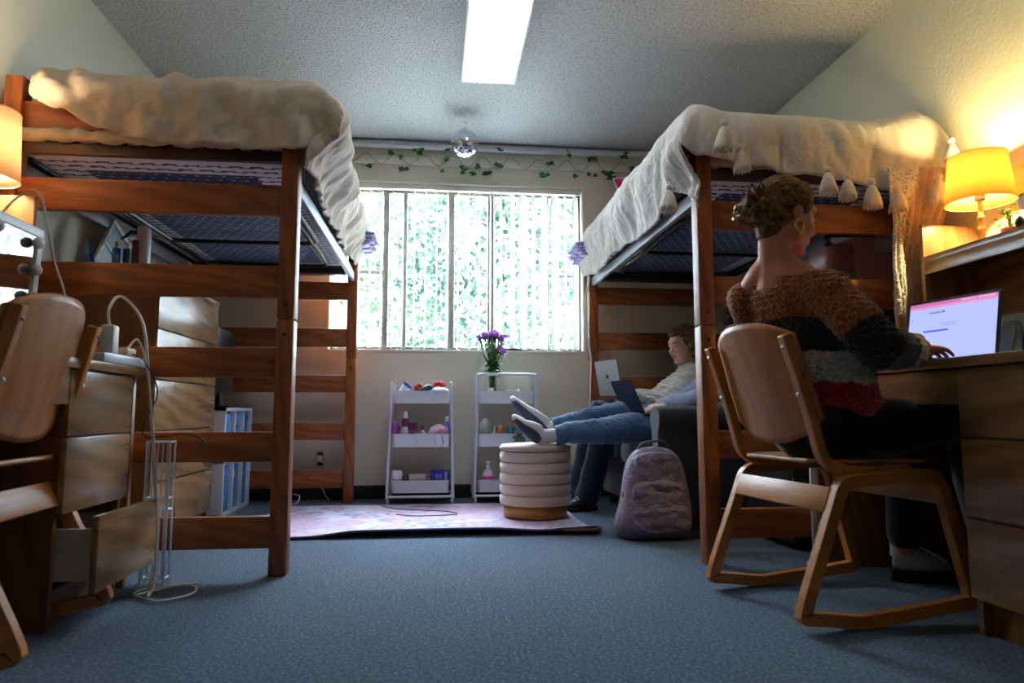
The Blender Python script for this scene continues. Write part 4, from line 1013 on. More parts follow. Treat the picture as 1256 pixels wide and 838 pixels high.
fr = empty('mini_fridge', (1.83, 3.08, 0), label='dark grey mini fridge behind the desk chair, under the right loft bed', cat='fridge')
obj('cabinet', MB().box(1.56, 2.10, 2.93, 3.36, .03, .84, .012), plain((52, 54, 60), .4), fr, smooth=30); obj('fridge_door', MB().box(1.56, 2.10, 2.895, 2.927, .04, .84, .01), BLACKM, fr, smooth=30)
for x in (1.61, 2.05): 
    for y in (2.97, 3.32): obj('foot', MB().lathe([(.02, 0), (.02, .03)], (x, y, 0), n=12), BLACK, fr)
mw = empty('microwave', (1.86, 3.1, .84), label='black microwave oven on top of the mini fridge', cat='microwave')
obj('microwave_body', MB().box(1.62, 2.12, 2.92, 3.30, .845, 1.13, .012), BLACKM, mw, smooth=30); obj('microwave_door', MB().box(1.63, 1.99, 2.905, 2.92, .86, 1.115, .006), plain((12, 12, 14), .1), mw, smooth=30)
obj('control_panel', MB().box(2.0, 2.11, 2.908, 2.92, .86, 1.115, .004), plain((34, 34, 38), .4), mw, smooth=30)
cf = empty('coffee_maker', (2.0, 3.08, 1.13), label='rose-pink pod coffee maker standing under the right loft bed', cat='coffee maker')
ROSE = plain((168, 118, 116), .35)
obj('brewer_body', MB().box(1.975, 2.19, 2.98, 3.24, 1.132, 1.452, .02, seg=3), ROSE, cf, smooth=50)
mb = MB(); mb.box(1.845, 2.02, 3.0, 3.20, 1.285, 1.415, .035, seg=4); obj('brewer_head', mb, ROSE, cf, smooth=60)
obj('drip_tray', MB().box(1.86, 1.98, 3.02, 3.18, 1.132, 1.155, .008), BLACKM, cf, smooth=30)
mb = MB(); mb.loft(rc([(1.835, 2.985, 1.40), (1.835, 2.985, 1.445), (2.07, 2.985, 1.452)], .04), (.012, .02), side=(0, 0, 1), n=10, rnd=True); obj('lid_handle', mb, plain((70, 72, 78), .25, .8), cf, smooth=60)
obj('water_tank', MB().box(2.07, 2.165, 2.962, 2.985, 1.36, 1.43, .004), plain((176, 178, 176), .2), cf, smooth=30)
obj('cup_well', MB().box(1.90, 2.0, 3.03, 3.16, 1.155, 1.285, .01), plain((180, 182, 186), .3), cf, smooth=30)

# pieces on the right desk and hutch
def laptop(h0, h1, t0, base_dir, bl_, shell, label, screen=None, logo=True, name='laptop'):
    """h0,h1 hinge ends; t0 top corner above h0; base_dir/bl_ the keyboard half"""
    h0, h1, t0, bd = Vector(h0), Vector(h1), Vector(t0), Vector(base_dir).normalized()
    e = empty(name, (h0+h1)/2, label=label, cat='laptop'); W = h1-h0; wd = W.normalized(); L = t0-h0; ld = L.normalized()
    def slab(a, b, c, th, n): # parallelepiped
        P = rc([a, a+b, a+b+c, a+c], .012, 4, True); return MB().poly(P, n*th)
    nb = wd.cross(bd).normalized(); nb = nb if nb.z > 0 else -nb
    nl = wd.cross(ld).normalized(); nl = nl if nl.dot(bd) < 0 else -nl     # outward face of the lid
    base = obj('keyboard_base', slab(h0-nb*.012, W, bd*bl_, .012, nb), shell, e, smooth=30)
    obj('keys', slab(h0+bd*.03+wd*.02+nb*.0003, W-wd*.04, bd*(bl_*.48), .0008, nb), BLACKM, base, smooth=0)
    obj('trackpad', slab(h0+bd*(bl_*.60)+wd*W.length*.33+nb*.0002, W*.34, bd*(bl_*.34), .0005, nb), plain((150, 152, 158), .3), base, smooth=0)
    lid = obj('lid', slab(h0, W, L, .005, nl), shell, e, smooth=30)
    obj('screen', slab(h0+wd*.004+ld*.006-nl*.0012, W-wd*.008, L-ld*.010, .001, -nl), BLACKM, lid, smooth=0)
    if screen: screen(h0, W, wd, L, ld, nl, lid)
    if logo:
        c = h0+W*.5+L*.52+nl*.0055; k = .17*L.length; mb = MB()
        for sx in (-1, 1):
            P = [c+wd*(sx*k*.17+k*.30*math.cos(a)*(.9))+ld*(k*(.36*math.sin(a)*(1 if math.sin(a) > 0 else 1.12))) for a in [2*PI*i/20 for i in range(20)]]
            mb.poly(P, nl*.0006)
        P = [c+wd*(k*(.06+.14*t-.02))+ld*(k*(.42+.22*t+.10*math.sin(t*PI)*s_)) for t, s_ in ((0, 0), (.5, 1), (1, 0), (.5, -1))]
        mb.poly(P, nl*.0006)
        obj('logo', mb, plain((24, 26, 32), .25), lid, smooth=0)
    return e
def web(h0, W, wd, L, ld, nl, lid):
    def q(nm, u0, u1, v0, v1, c, st, lift):
        a = h0+W*u0+L*v0-nl*lift
        obj(nm, MB().poly([a, a+W*(u1-u0), a+W*(u1-u0)+L*(v1-v0), a+L*(v1-v0)], -nl*.0003), emit('screen_%s_%d' % (nm, len(bpy.data.materials)), c, st), lid, smooth=0)
    q('page', .025, .975, .035, .955, (150, 160, 214), .62, .0024)
    q('browser_bar', .025, .975, .90, .955, (190, 110, 170), .42, .0029); q('browser_bar', .025, .975, .86, .90, (196, 140, 186), .5, .0029)
    q('page_header', .60, .74, .775, .80, (110, 120, 170), .5, .0029); q('page_dot', .57, .59, .775, .805, (40, 60, 150), .5, .0029)
    q('login_box', .52, .80, .49, .515, (30, 70, 190), .6, .0029); q('text_line', .44, .62, .60, .612, (120, 130, 180), .5, .0029); q('text_line', .44, .58, .57, .580, (120, 130, 180), .5, .0029)
    q('page_icon', .93, .945, .70, .715, (70, 90, 160), .5, .0029); q('tab', .05, .22, .912, .940, (214, 150, 196), .5, .0033); q('tab', .24, .40, .912, .940, (206, 150, 200), .5, .0033)
SILV = plain((196, 200, 206), .3, .7); SPACE = plain((92, 94, 100), .3, .7); MIDN = plain((34, 46, 78), .35, .5)
laptop((1.785, 1.995, .778), (1.712, 2.335, .778), (1.828, 2.005, 1.010), (-.98, -.2, 0), .235, SPACE, 'open laptop with a lit pale blue web page on the right desk', web)
e = empty('phone_stand', (1.97, 2.16, .765), label='grey folding stand behind the open laptop on the right desk', cat='stand')
P = rc([(1.985, 2.09, .772), (1.985, 2.25, .772), (2.03, 2.245, .955), (2.03, 2.13, .955)], .03, 4, True)
obj('stand_panel', MB().poly(P, (.014, 0, 0)), plain((120, 124, 126), .4), e, smooth=30)
P2 = rc([(1.982, 2.11, .80), (1.982, 2.23, .80), (2.022, 2.225, .93), (2.022, 2.15, .93)], .02, 4, True); obj('stand_pad', MB().poly(P2, (.002, 0, 0)), plain((60, 64, 66), .5), e, smooth=0)
obj('stand_arm', MB().loft([(1.98, 2.13, .90), (1.93, 2.10, .80), (1.91, 2.09, .775)], .006, n=8, rnd=True), plain((150, 150, 150), .3, .6), e)
setp(obj('notebook', MB().box(1.53, 1.66, 1.45, 1.62, .765, .775, .002), plain((210, 206, 196), .6)), 'pale notebook lying flat on the right desk, near its front edge', 'notebook')
e = empty('potted_plant', (2.10, 2.25, 1.24), label='little green leafy plant on the right hutch shelf beside the lamp', cat='plant')
obj('pot', MB().lathe([(.022, 1.24), (.030, 1.285), (.027, 1.285), (.02, 1.275)], (2.10, 2.25, 0), n=20), plain((200, 120, 60), .6), e)
mb = MB(); ms = MB()
for k in range(34):
    a = rr.uniform(0, 2*PI); q = Vector((2.10+rr.uniform(0, .045)*math.cos(a), 2.25+rr.uniform(0, .055)*math.sin(a), 1.295+rr.uniform(0, .075)))
    ms.loft([(2.10, 2.25, 1.28), ((q.x+2.10)/2, (q.y+2.25)/2, q.z-.01), q], .001, n=4); leaf(mb, q, (math.cos(a), math.sin(a), rr.uniform(-.4, .5)), (0, 0, 1), .022, .016, .1)
obj('leaves', mb, plain((70, 130, 40), .5), e, smooth=180); obj('stems', ms, plain((90, 120, 50), .5), e)
e = empty('panda_figurine', (2.06, 2.08, 1.24), label='small black and white panda figurine on the hutch shelf', cat='figurine')
obj('body', MB().ell((2.07, 2.10, 1.285), (.035, .04, .045)), plain((236, 234, 228), .6), e, smooth=180); obj('head', MB().ell((2.06, 2.12, 1.345), (.032, .036, .030)), plain((240, 238, 232), .6), e, smooth=180)
for dy in (-.028, .028): obj('ear', MB().ell((2.065, 2.12+dy, 1.372), (.010, .012, .012)), BLACK, e, smooth=180); obj('paw', MB().ell((2.045, 2.11+dy*1.3, 1.275), (.016, .014, .024)), BLACK, e, smooth=180)
e = empty('wooden_box', (2.06, 2.28, 1.24), label='small orange-brown wooden tray behind the lamp on the right hutch', cat='tray')
mb = MB(); mb.box(2.17, 2.20, 1.95, 2.28, 1.24, 1.285, .003); obj('tray_side', mb, wood('small_tray_wood', (190, 100, 30), (220, 140, 60), 1), e, smooth=30)

# things around the left desk
TAN = plain((214, 208, 200), .5); CAB = plain((212, 202, 190), .5); CABK = plain((30, 30, 34), .5)
def cable(pts, r, mat, label, name='cable', n=6, sub=10):
    P = [Vector(p) for p in pts]; Q = []
    for i in range(len(P)-1):
        a, b, c, d = P[max(0, i-1)], P[i], P[i+1], P[min(len(P)-1, i+2)]
        for k in range(sub):
            t = k/sub; Q.append(.5*((2*b)+(c-a)*t+(2*a-5*b+4*c-d)*t*t+(3*b-a-3*c+d)*t**3))
    Q.append(P[-1]); return setp(obj(name, MB().loft(Q, r, n=n, rnd=True), mat, smooth=180), label, 'cable')
pst = empty('power_strip', (-1.06, 2.42, .78), label='white power strip on the end of the left desk', cat='power strip')
obj('strip_body', MB().box(-1.075, -1.035, 2.26, 2.575, .766, .796, .005), plain((214, 218, 226), .4), pst, smooth=30)
for y in (2.32, 2.38, 2.52): obj('outlet_face', MB().box(-1.068, -1.042, y-.015, y+.015, .796, .798, .001), plain((160, 160, 164), .5), pst, smooth=0)
e = empty('power_adapter', (-1.08, 2.37, .798), label='white plug-in power adapter standing on the power strip', cat='adapter')
obj('adapter_block', MB().box(-1.10, -1.055, 2.355, 2.40, .798, .895, .008), TAN, e, smooth=40)
e = empty('power_adapter', (-1.06, 2.46, .798), label='cream flat charger lying beside the plug-in adapter', cat='adapter')
obj('charger_block', MB().box(-1.08, -1.04, 2.43, 2.50, .798, .826, .006), plain((200, 176, 140), .5), e, smooth=40)
cable([(-1.08, 2.38, .895), (-1.08, 2.37, .95), (-1.07, 2.43, 1.0), (-1.03, 2.50, .93), (-1.02, 2.54, .80), (-1.015, 2.58, .60), (-1.00, 2.60, .40), (-.985, 2.61, .20), (-.96, 2.55, .03), (-.93, 2.42, .008)], .005, CAB, 'thick white cable arching up from the adapter and down to the carpet')
cable([(-1.06, 2.47, .82), (-1.04, 2.50, .86), (-1.02, 2.53, .78), (-1.0, 2.57, .55), (-.985, 2.60, .30), (-.975, 2.60, .10), (-.98, 2.55, .01)], .004, TAN, 'second white cable hanging beside the thick one off the left desk')
cable([(-1.06, 2.44, .81), (-1.02, 2.50, .79), (-.99, 2.57, .68), (-1.02, 2.55, .58), (-1.02, 2.57, .52), (-.90, 2.60, .53), (-.83, 2.60, .50), (-.86, 2.60, .46)], .0025, CABK, 'thin black cord looping off the power strip')
cable([(-.97, 2.43, .008), (-.87, 2.36, .008), (-.80, 2.44, .008), (-.83, 2.55, .008), (-.92, 2.56, .008), (-.99, 2.50, .008), (-.97, 2.43, .012), (-.90, 2.52, .014), (-.83, 2.58, .010)], .004, CAB, 'white cable coiled in a loop on the carpet beside the left desk')
cable([(-1.43, 2.35, 1.245), (-1.36, 2.33, 1.31), (-1.29, 2.31, 1.315), (-1.25, 2.30, 1.20), (-1.22, 2.30, 1.08), (-1.185, 2.30, .98), (-1.17, 2.35, .79)], .004, CAB, 'lamp cord hanging from the left hutch over the desk')
cable([(-1.262, 3.52, .46), (-1.258, 3.53, .33), (-1.262, 3.52, .24), (-1.255, 3.54, .10), (-1.25, 3.56, .01)], .003, CABK, 'thin dark cord hanging in front of the dresser')
e = empty('wire_rack', (-.99, 2.57, .01), label='white wire rack standing at the end of the left desk', cat='rack')
wx0, wx1, wy0, wy1 = -1.035, -.955, 2.615, 2.665
mbw = MB()
for x in (wx0, wx1):
    for y in (wy0, wy1): mbw.loft([(x, y, .0), (x, y, .505)], .004, n=6)
obj('rack_posts', mbw, METALW, e) if False else mbw.bm.free()
for x in (wx0, wx1):
    for y in (wy0, wy1): obj('rack_post', MB().loft([(x, y, .0), (x, y, .505)], .004, n=6), METALW, e)
for i in range(5):
    x = wx0+(wx1-wx0)*(i+.5)/5; obj('rack_wire', MB().loft([(x, wy0, .02), (x, wy0, .50)], .0022, n=5), METALW, e)
for z in (.02, .26, .30, .50):
    obj('rack_ring', MB().loft(rc([(wx0, wy0, z), (wx1, wy0, z), (wx1, wy1, z), (wx0, wy1, z)], .01, 3, True), .003, n=6, closed=True), METALW, e)
# wall outlet with plug under the left bed, charger cable on the right bed
e = empty('wall_outlet', (-.80, 4.948, .285), label='almond wall outlet on the window wall below the left bed', cat='outlet')
obj('cover_plate', MB().box(-.838, -.762, 4.943, 4.949, .215, .35, .002), plain((206, 194, 168), .5), e, smooth=30); obj('receptacle', MB().box(-.822, -.780, 4.940, 4.943, .235, .33, .002), plain((60, 54, 48), .5), e, smooth=30)
e = empty('wall_plug', (-.80, 4.93, .28), label='white charger plugged into the wall outlet', cat='plug')
obj('plug_body', MB().box(-.818, -.782, 4.905, 4.940, .262, .305, .006), WHITE, e, smooth=40)
cable([(-.79, 4.905, .27), (-.76, 4.88, .24), (-.765, 4.88, .19), (-.80, 4.88, .20), (-.80, 4.89, .15), (-.76, 4.90, .05), (-.72, 4.85, .008)], .004, WHITE, 'short white cable dropping from the wall charger')
cable([(-.98, 4.72, .10), (-.94, 4.66, .02), (-.89, 4.62, .02), (-.88, 4.66, .06), (-.92, 4.68, .07)], .004, WHITE, 'white cable curled on the floor behind the front bed post')
cable([(1.075, 4.70, 1.56), (1.045, 4.69, 1.40), (1.05, 4.69, 1.15), (1.075, 4.69, .98), (1.07, 4.69, .80), (1.06, 4.68, .55), (1.05, 4.67, .2), (1.04, 4.66, .01)], .006, plain((226, 222, 216), .5), 'white cord running down the window-side post of the right loft bed')
cable([(-.55, 4.70, .02), (-.42, 4.62, .022), (-.25, 4.30, .022), (.05, 4.15, .022), (.12, 4.02, .022), (-.1, 3.98, .022), (-.22, 4.05, .022)], .003, CABK, 'thin black cord lying across the rug')
setp(obj('phone_case', MB().box(.455, .62, 4.955, 5.02, WZ0+.005, WZ0+.022, .003), plain((40, 52, 56), .4)), 'flat dark case lying on the window sill', 'case')
mb = MB(); mb.box(1.52, 1.56, 2.672, 2.684, .0, .42, .002, Matrix.Identity(4)); setp(obj('board', mb, plain((226, 228, 232), .5)), 'narrow white board standing behind the desk chair legs', 'board')
e = empty('puck', (1.53, 2.60, 0), label='small round white puck on the carpet beside the desk', cat='puck')
obj('puck', MB().lathe([(.028, 0.0), (.03, .008), (.026, .018), (.01, .022)], (1.49, 2.62, 0.001), n=24), plain((190, 206, 226), .3), e, smooth=60); obj('puck_clip', MB().loft([(1.47, 2.615, .024), (1.50, 2.61, .03), (1.53, 2.60, .026)], .004, n=6, rnd=True), CHROME, e)

# ------------------------------------------------------------------ backpack
bp = empty('backpack', (1.06, 3.30, 0), label='mauve-grey backpack standing on the carpet in front of the sofa arm', cat='backpack')
def mk_bp():
    t = NT('backpack_nylon'); v = t.co(); a = t.noise(v, 9, 5, .65, 1.2); b = t.noise(v, 700, 1)
    t.set(color=rgb(124, 106, 126), rough=.5, sheen=.2, spec=.35, normal=t.bump(a, .8, .03, t.bump(b, .15, .001))); return t.m
BPM = mk_bp(); BPD = plain((84, 74, 88), .6)
bx, by = 1.07, 3.31
def bsec(z, w_, d_, cx=0, cy=0, n=40, ex=.62):
    out = []
    for i in range(n):
        a = 2*PI*i/n; c, s_ = math.cos(a), math.sin(a)
        x = math.copysign(abs(c)**ex, c)*w_; y = math.copysign(abs(s_)**ex, s_)*d_
        k = 1+.08*N(x*8, y*8, z*8)-.07*abs(N(x*16+z*8, y*12, z*18-x*6))
        out.append(Vector((bx+cx+x*k, by+cy+y*k, z)))
    return out
rings = []
for z, w_, d_, cx, cy in ((.005, .150, .080, -.01, 0), (.012, .175, .10, -.01, 0), (.05, .192, .112, -.008, -.004), (.10, .190, .115, -.006, -.004), (.16, .176, .108, 0, 0), (.22, .168, .10, .004, .006),
                          (.28, .158, .094, .006, .012), (.33, .148, .086, .006, .018), (.375, .132, .074, .006, .024), (.41, .108, .056, .006, .028), (.43, .07, .03, .006, .03), (.436, .02, .01, .006, .03)): rings.append(bsec(z, w_, d_, cx, cy))
mb = MB(); mb.rings(rings); obj('pack_body', mb, BPM, bp, smooth=180, sub=1)
def pocket(name, z0, z1, w_, y0, bulge, seed, cx=0):
    def fn(u, v):
        a = u*2-1; b = v*2-1; k = max(0, (1-abs(a)**3.2)*(1-abs(b)**3.2))**.45
        z = lerp(z0, z1, v); base = y0+(z-.1)*.10
        return Vector((bx+cx+a*w_*(1-.10*v-.08*abs(b)**4), by+base-bulge*k+.016*N(u*4+seed, v*4, seed)*k+.016*abs(N(u*7+v*4+seed, v*8-u*3, seed))*k, z-.014*(1-a*a)*(1 if v < .5 else -1)))
    return obj(name, MB().grid(fn, 36, 28), BPM, bp, smooth=180, solid=.004)
p1 = pocket('lower_pocket', .035, .165, .150, -.082, .050, 3); p2 = pocket('middle_pocket', .13, .27, .140, -.078, .040, 6); p3 = pocket('upper_pocket', .24, .40, .118, -.062, .038, 9)
def zipc(par, z0, sag, w_, yo, seed, cx=0):
    P = [Vector((bx+cx+a*w_, by+yo+(z0-.1)*.10-.012*(1-a*a)-.02, z0-sag*(1-a*a)+.006*N(a*3, seed))) for a in [(-1+2*i/24) for i in range(25)]]
    obj('zip', MB().loft(P, .0035, n=6), BPD, par, smooth=180)
zipc(p1, .135, .055, .118, -.088, 1); zipc(p2, .235, .060, .125, -.084, 4, .0); zipc(p3, .32, .075, .100, -.070, 7, .01)
P = rc([(bx-.075, by+.03, .40), (bx-.06, by+.02, .455), (bx+.06, by+.02, .470), (bx+.09, by+.03, .41)], .04, 6); obj('top_handle', MB().loft(P, (.010, .006), side=(0, 1, 0), n=8, rnd=True), BPD, bp, smooth=180)
for sx in (-1, 1):
    P = [Vector((bx+sx*.06+.03, by+.07, .40)), Vector((bx+sx*.10+.06, by+.12, .33)), Vector((bx+sx*.10+.11, by+.12, .16)), Vector((bx+sx*.09+.14, by+.10, .05)), Vector((bx+sx*.09+.10, by+.09, .03))]
    obj('shoulder_strap', MB().loft([p for p in rc(P, .05, 4)], (.030, .007), side=(1, .2, 0), n=10, rnd=True), BPD, bp, smooth=180)
obj('side_tag', MB().box(bx-.178, bx-.168, by-.05, by-.03, .20, .225, .002), plain((214, 100, 60), .6), bp)
obj('zip_pull', MB().box(bx-.01, bx+.012, by-.128, by-.122, .075, .088, .002), BLACK, p1)

# ------------------------------------------------------------------ people
def cap(mb, pts, rad, side=None, n=14): mb.loft(pts, rad, side=side, n=n, rnd=True)
def frame(o, f, u=(0, 0, 1)):
    f = Vector(f).normalized(); u = Vector(u); s_ = u.cross(f).normalized(); u = f.cross(s_).normalized()
    B = Matrix((s_, f, u)).transposed(); o = Vector(o)
    return B, (lambda a, b, c: o+B @ Vector((a, b, c)))      # local: +x = person's left, y = forward, z = up
def head_mb(mb, o, f, u, neck):
    B, p = frame(o, f, u)
    def e(c, r): mb.ell(p(*c), r, B, 20, 14)
    e((0, -.014, .032), (.072, .092, .083)); e((0, .022, -.012), (.062, .068, .085)); e((0, .036, -.062), (.046, .048, .045)); e((0, .062, -.096), (.026, .026, .020))
    e((0, .066, .030), (.050, .024, .026)); e((.036, .052, -.030), (.026, .030, .028)); e((-.036, .052, -.030), (.026, .030, .028))
    e((0, .074, -.066), (.026, .016, .018))
    mb.loft([p(0, .082, .014), p(0, .094, -.008), p(0, .106, -.026), p(0, .092, -.038)], [.0075, .009, .0125, .010], n=10, rnd=True)
    e((.011, .090, -.033), (.008, .010, .007)); e((-.011, .090, -.033), (.008, .010, .007))
    e((0, .088, -.057), (.021, .009, .0055)); e((0, .086, -.067), (.018, .009, .0065))
    for s_ in (-1, 1):
        e((s_*.074, -.010, -.006), (.008, .017, .028)); e((s_*.045, .010, -.070), (.018, .035, .022))
    cap(mb, [p(0, -.022, -.03), p(0, -.028, -.09)] + [Vector(q) for q in neck], [.052, .050]+[.054+.012*i for i in range(len(neck))])
    return B, p
def face_parts(body, B, p, skinm, brow=(70, 50, 36), lip=(170, 92, 86)):
    for s_ in (-1, 1):
        e = obj('eye', MB().ell(p(s_*.030, .072, .004), (.012, .012, .010), B, 14, 10), plain((226, 222, 216), .2), body, smooth=180)
        obj('iris', MB().ell(p(s_*.030, .0815, .002), (.0052, .0035, .0052), B, 12, 8), plain((60, 48, 40), .15), e, smooth=180)
        obj('eyebrow', MB().loft([p(s_*.014, .090, .024), p(s_*.030, .088, .031), p(s_*.048, .076, .025)], [(.0035, .002), (.004, .002), (.002, .0015)], n=8, rnd=True), plain(brow, .7), body, smooth=180)
        obj('eyelid', MB().loft([p(s_*.016, .080, .010), p(s_*.030, .0845, .0145), p(s_*.044, .075, .009)], [.0035, .004, .003], n=8, rnd=True), skinm, body, smooth=180)
    mb = MB(); mb.loft([p(-.020, .088, -.0605), p(-.008, .0965, -.056), p(0, .0960, -.058), p(.008, .0965, -.056), p(.020, .088, -.0605)], [(.0015, .0015), (.0045, .003), (.004, .003), (.0045, .003), (.0015, .0015)], side=(0, 0, 1), n=8, rnd=True)
    mb.loft([p(-.018, .088, -.063), p(0, .0955, -.067), p(.018, .088, -.063)], [(.0015, .0015), (.0055, .003), (.0015, .0015)], side=(0, 0, 1), n=8, rnd=True)
    obj('lips', mb, plain(lip, .4), body, smooth=180)
def hand_mb(mb, w0, d, nrm, thumb, curl=.5, k=1.0):
    """wrist point, direction of the hand, palm-down normal (back of hand side), thumb side"""
    d = Vector(d).normalized(); t = Vector(thumb); t = (t-d*t.dot(d)).normalized(); n = Vector(nrm); n = (n-d*n.dot(d)-t*n.dot(t)).normalized(); w0 = Vector(w0)
    q = lambda a, b, c: w0+(d*a+t*b+n*c)*k
    cap(mb, [q(-.03, 0, 0), q(.01, 0, 0), q(.045, 0, .002), q(.078, -.002, 0)], [(.020, .026), (.019, .028), (.016, .038), (.012, .040)], side=n, n=14)
    for i, (b, L) in enumerate(((.030, .068), (.010, .076), (-.010, .070), (-.030, .056))):
        a0, c0 = .080-.004*abs(i-1), .002; P = [q(a0-.015, b, c0)]; ang = 0
        for s_, f_ in enumerate((.46, .31, .25)):
            ang += curl*(.55, .8, .6)[s_]; a0 += L*f_*math.cos(ang); c0 -= L*f_*math.sin(ang); P.append(q(a0, b*(1+.10*(s_+1)), c0))
        cap(mb, P, [.0088*k, .0083*k, .0075*k, .0062*k], n=10)
    P = [q(.018, .022, -.004), q(.045, .048, -.012), q(.068, .058, -.020-.012*curl), q(.088, .058, -.028-.02*curl)]
    cap(mb, P, [.013*k, .0115*k, .0095*k, .0078*k], n=10)
def person(loc, label): return empty('person', loc, label=label, cat='person')
SK = skin('skin_warm', (204, 144, 112)); SKL = skin('skin_light', (238, 198, 178))
DEN = cloth('blue_denim', (86, 112, 142), (56, 84, 118), bs=900, bst=.3, wr=.7, ws=13); DKD = cloth('dark_denim', (22, 30, 52), (16, 22, 40), bs=900, wr=.6, ws=10)
BLK = cloth('black_trousers', (14, 15, 20), (10, 11, 15), bs=900, wr=.4)

# ---- the woman at the desk
C = person((1.2, 2.10, .47), 'woman in striped sweater sitting at the right desk, back turned')
hipL, hipR = Vector((1.215, 2.20, .555)), Vector((1.235, 2.02, .555)); knL, knR = Vector((1.655, 2.27, .575)), Vector((1.68, 2.03, .575)); anL, anR = Vector((1.69, 2.36, .12)), Vector((1.76, 2.03, .12))
pelv, waist, chest, shc = Vector((1.255, 2.10, .57)), Vector((1.235, 2.09, .72)), Vector((1.180, 2.065, .87)), Vector((1.105, 2.045, .985))
shL, shR = Vector((1.035, 2.185, .985)), Vector((1.16, 1.895, .975))
elR, wrR = Vector((1.255, 1.80, .785)), Vector((1.545, 2.035, .808)); elL, wrL = Vector((1.23, 2.36, .80)), Vector((1.50, 2.29, .808))
hd = Vector((1.110, 2.03, 1.232)); hf = Vector((.93, .16, -.20)); nk = [Vector((1.075, 2.042, 1.075)), Vector((1.08, 2.045, 1.0))]
sd_ = Vector((-.38, .92, 0))
mb = MB(); B, hp = head_mb(mb, hd, hf, (.2, 0, 1), nk)
cap(mb, [shL*.8+shR*.2, shc+Vector((0, 0, .052)), shR*.8+shL*.2], [.036, .066, .036])
cap(mb, [shc, chest, waist, pelv], [(.15, .075), (.14, .085), (.12, .08), (.15, .10)], side=sd_, n=20)
for q in (Vector((1.035, 2.125, 1.022)), Vector((1.125, 1.955, 1.022))): cap(mb, [nk[0]+Vector((0, 0, .015)), nk[0].lerp(q, .55)+Vector((-.004, 0, -.004)), q], [.050, .050, .040])
for a, b, c in ((shL, elL, wrL), (shR, elR, wrR)): cap(mb, [a, b, c], [.042, .035, .024])
for a, b, c in ((hipL, knL, anL), (hipR, knR, anR)): cap(mb, [a, b, c], [.075, .05, .035])
hand_mb(mb, wrR, (.9, .38, .04), (0, -.1, 1), (-.4, .9, -.1), .45); hand_mb(mb, wrL, (.95, -.1, 0), (0, 0, 1), (0, -1, 0), .45)
bodyC = obj_mesh('body', fused(mb, .0055, 3), [SK], C)
face_parts(bodyC, B, hp, SK)
# sweater with colour bands
def paint(me, fn):
    ca = me.color_attributes.new('Col', 'FLOAT_COLOR', 'POINT')
    for i, v in enumerate(me.vertices): ca.data[i].color = fn(v.co)+(1,)
OR, BKc, WHc, RDc = s2l((178, 96, 34)), s2l((40, 38, 44)), s2l((232, 222, 206)), s2l((196, 18, 24))
def seg(p, a, b):
    t = max(0, min(1, (p-a).dot(b-a)/(b-a).length_squared)); return (p-(a+(b-a)*t)).length, t
def swcol(p):
    best = None
    for sh, el, wr_ in ((shL, elL, wrL), (shR, elR, wrR)):
        l1 = (el-sh).length; l2 = (wr_-el).length
        for (a, b, o, l, r) in ((sh, el, 0, l1, .055), (el, wr_, l1, l2, .05)):
            d, t = seg(p, a, b); d -= r
            if best is None or d < best[0]: best = (d, o+t*l, l1)
    zt_ = p.z+.05*(p.x-1.15)+.010*N(p.x*20, p.y*20)
    dT = min(seg(p, shc, chest)[0], seg(p, chest, pelv)[0])-.14
    if best[0] < dT-.0 and best[1] > .05:
        s_ = best[1]+.01*N(p.x*25, p.y*25, p.z*25)
        return OR if s_ < .150 else BKc if s_ < .395 else WHc if s_ < .510 else RDc
    return OR if zt_ > .895 else BKc if zt_ > .795 else WHc if zt_ > .700 else RDc
mb = MB()
up_ = lambda v, z: v+Vector((0, 0, z))
cap(mb, [shc+Vector((-.005, 0, .0)), chest+Vector((-.01, 0, .01)), waist+Vector((-.002, 0, 0)), up_(pelv, .06)+Vector((.015, -.0, -.02))], [(.165, .080), (.180, .112), (.178, .125), (.170, .125)], side=sd_, n=28)
cap(mb, [shL, shc+Vector((-.008, 0, .005)), shR], [.062, .062, .062])
cap(mb, [shR+Vector((-.0, .02, -.005)), shR.lerp(elR, .5), elR, elR.lerp(wrR, .45), elR.lerp(wrR, .80), wrR+(elR-wrR)*.04], [.068, .070, .068, .062, .054, .040], n=18)
cap(mb, [shL+Vector((0, -.02, -.005)), shL.lerp(elL, .5), elL, elL.lerp(wrL, .5), wrL], [.068, .068, .064, .056, .040], n=18)
cap(mb, [Vector((1.25, 1.99, .66)), Vector((1.33, 1.985, .635)), Vector((1.37, 2.0, .62))], [.06, .045, .03])
me = fused(mb, .006, 5)
puff(me, lambda c: .007*N(c.x*14, c.y*14, c.z*14)+.0022*math.sin(c.z*330+3*N(c.x*8, c.y*8)))
paint(me, swcol)
obj_mesh('sweater', me, [knit('striped_sweater_knit', (0, 0, 0), s=105, st=1.0, attr=True)], C)
mb = MB(); cap(mb, [Vector((1.225, 2.09, .540)), pelv+Vector((0, 0, .02))], [(.17, .105), (.165, .11)], side=sd_, n=24)
for a, b, c in ((hipL, knL, anL), (hipR, knR, anR)):
    cap(mb, [a, a.lerp(b, .5), b, b.lerp(c, .4), c+Vector((0, 0, .045))], [.098, .088, .073, .066, .058])
obj_mesh('trousers', fused(mb, .008, 4), [BLK], C)
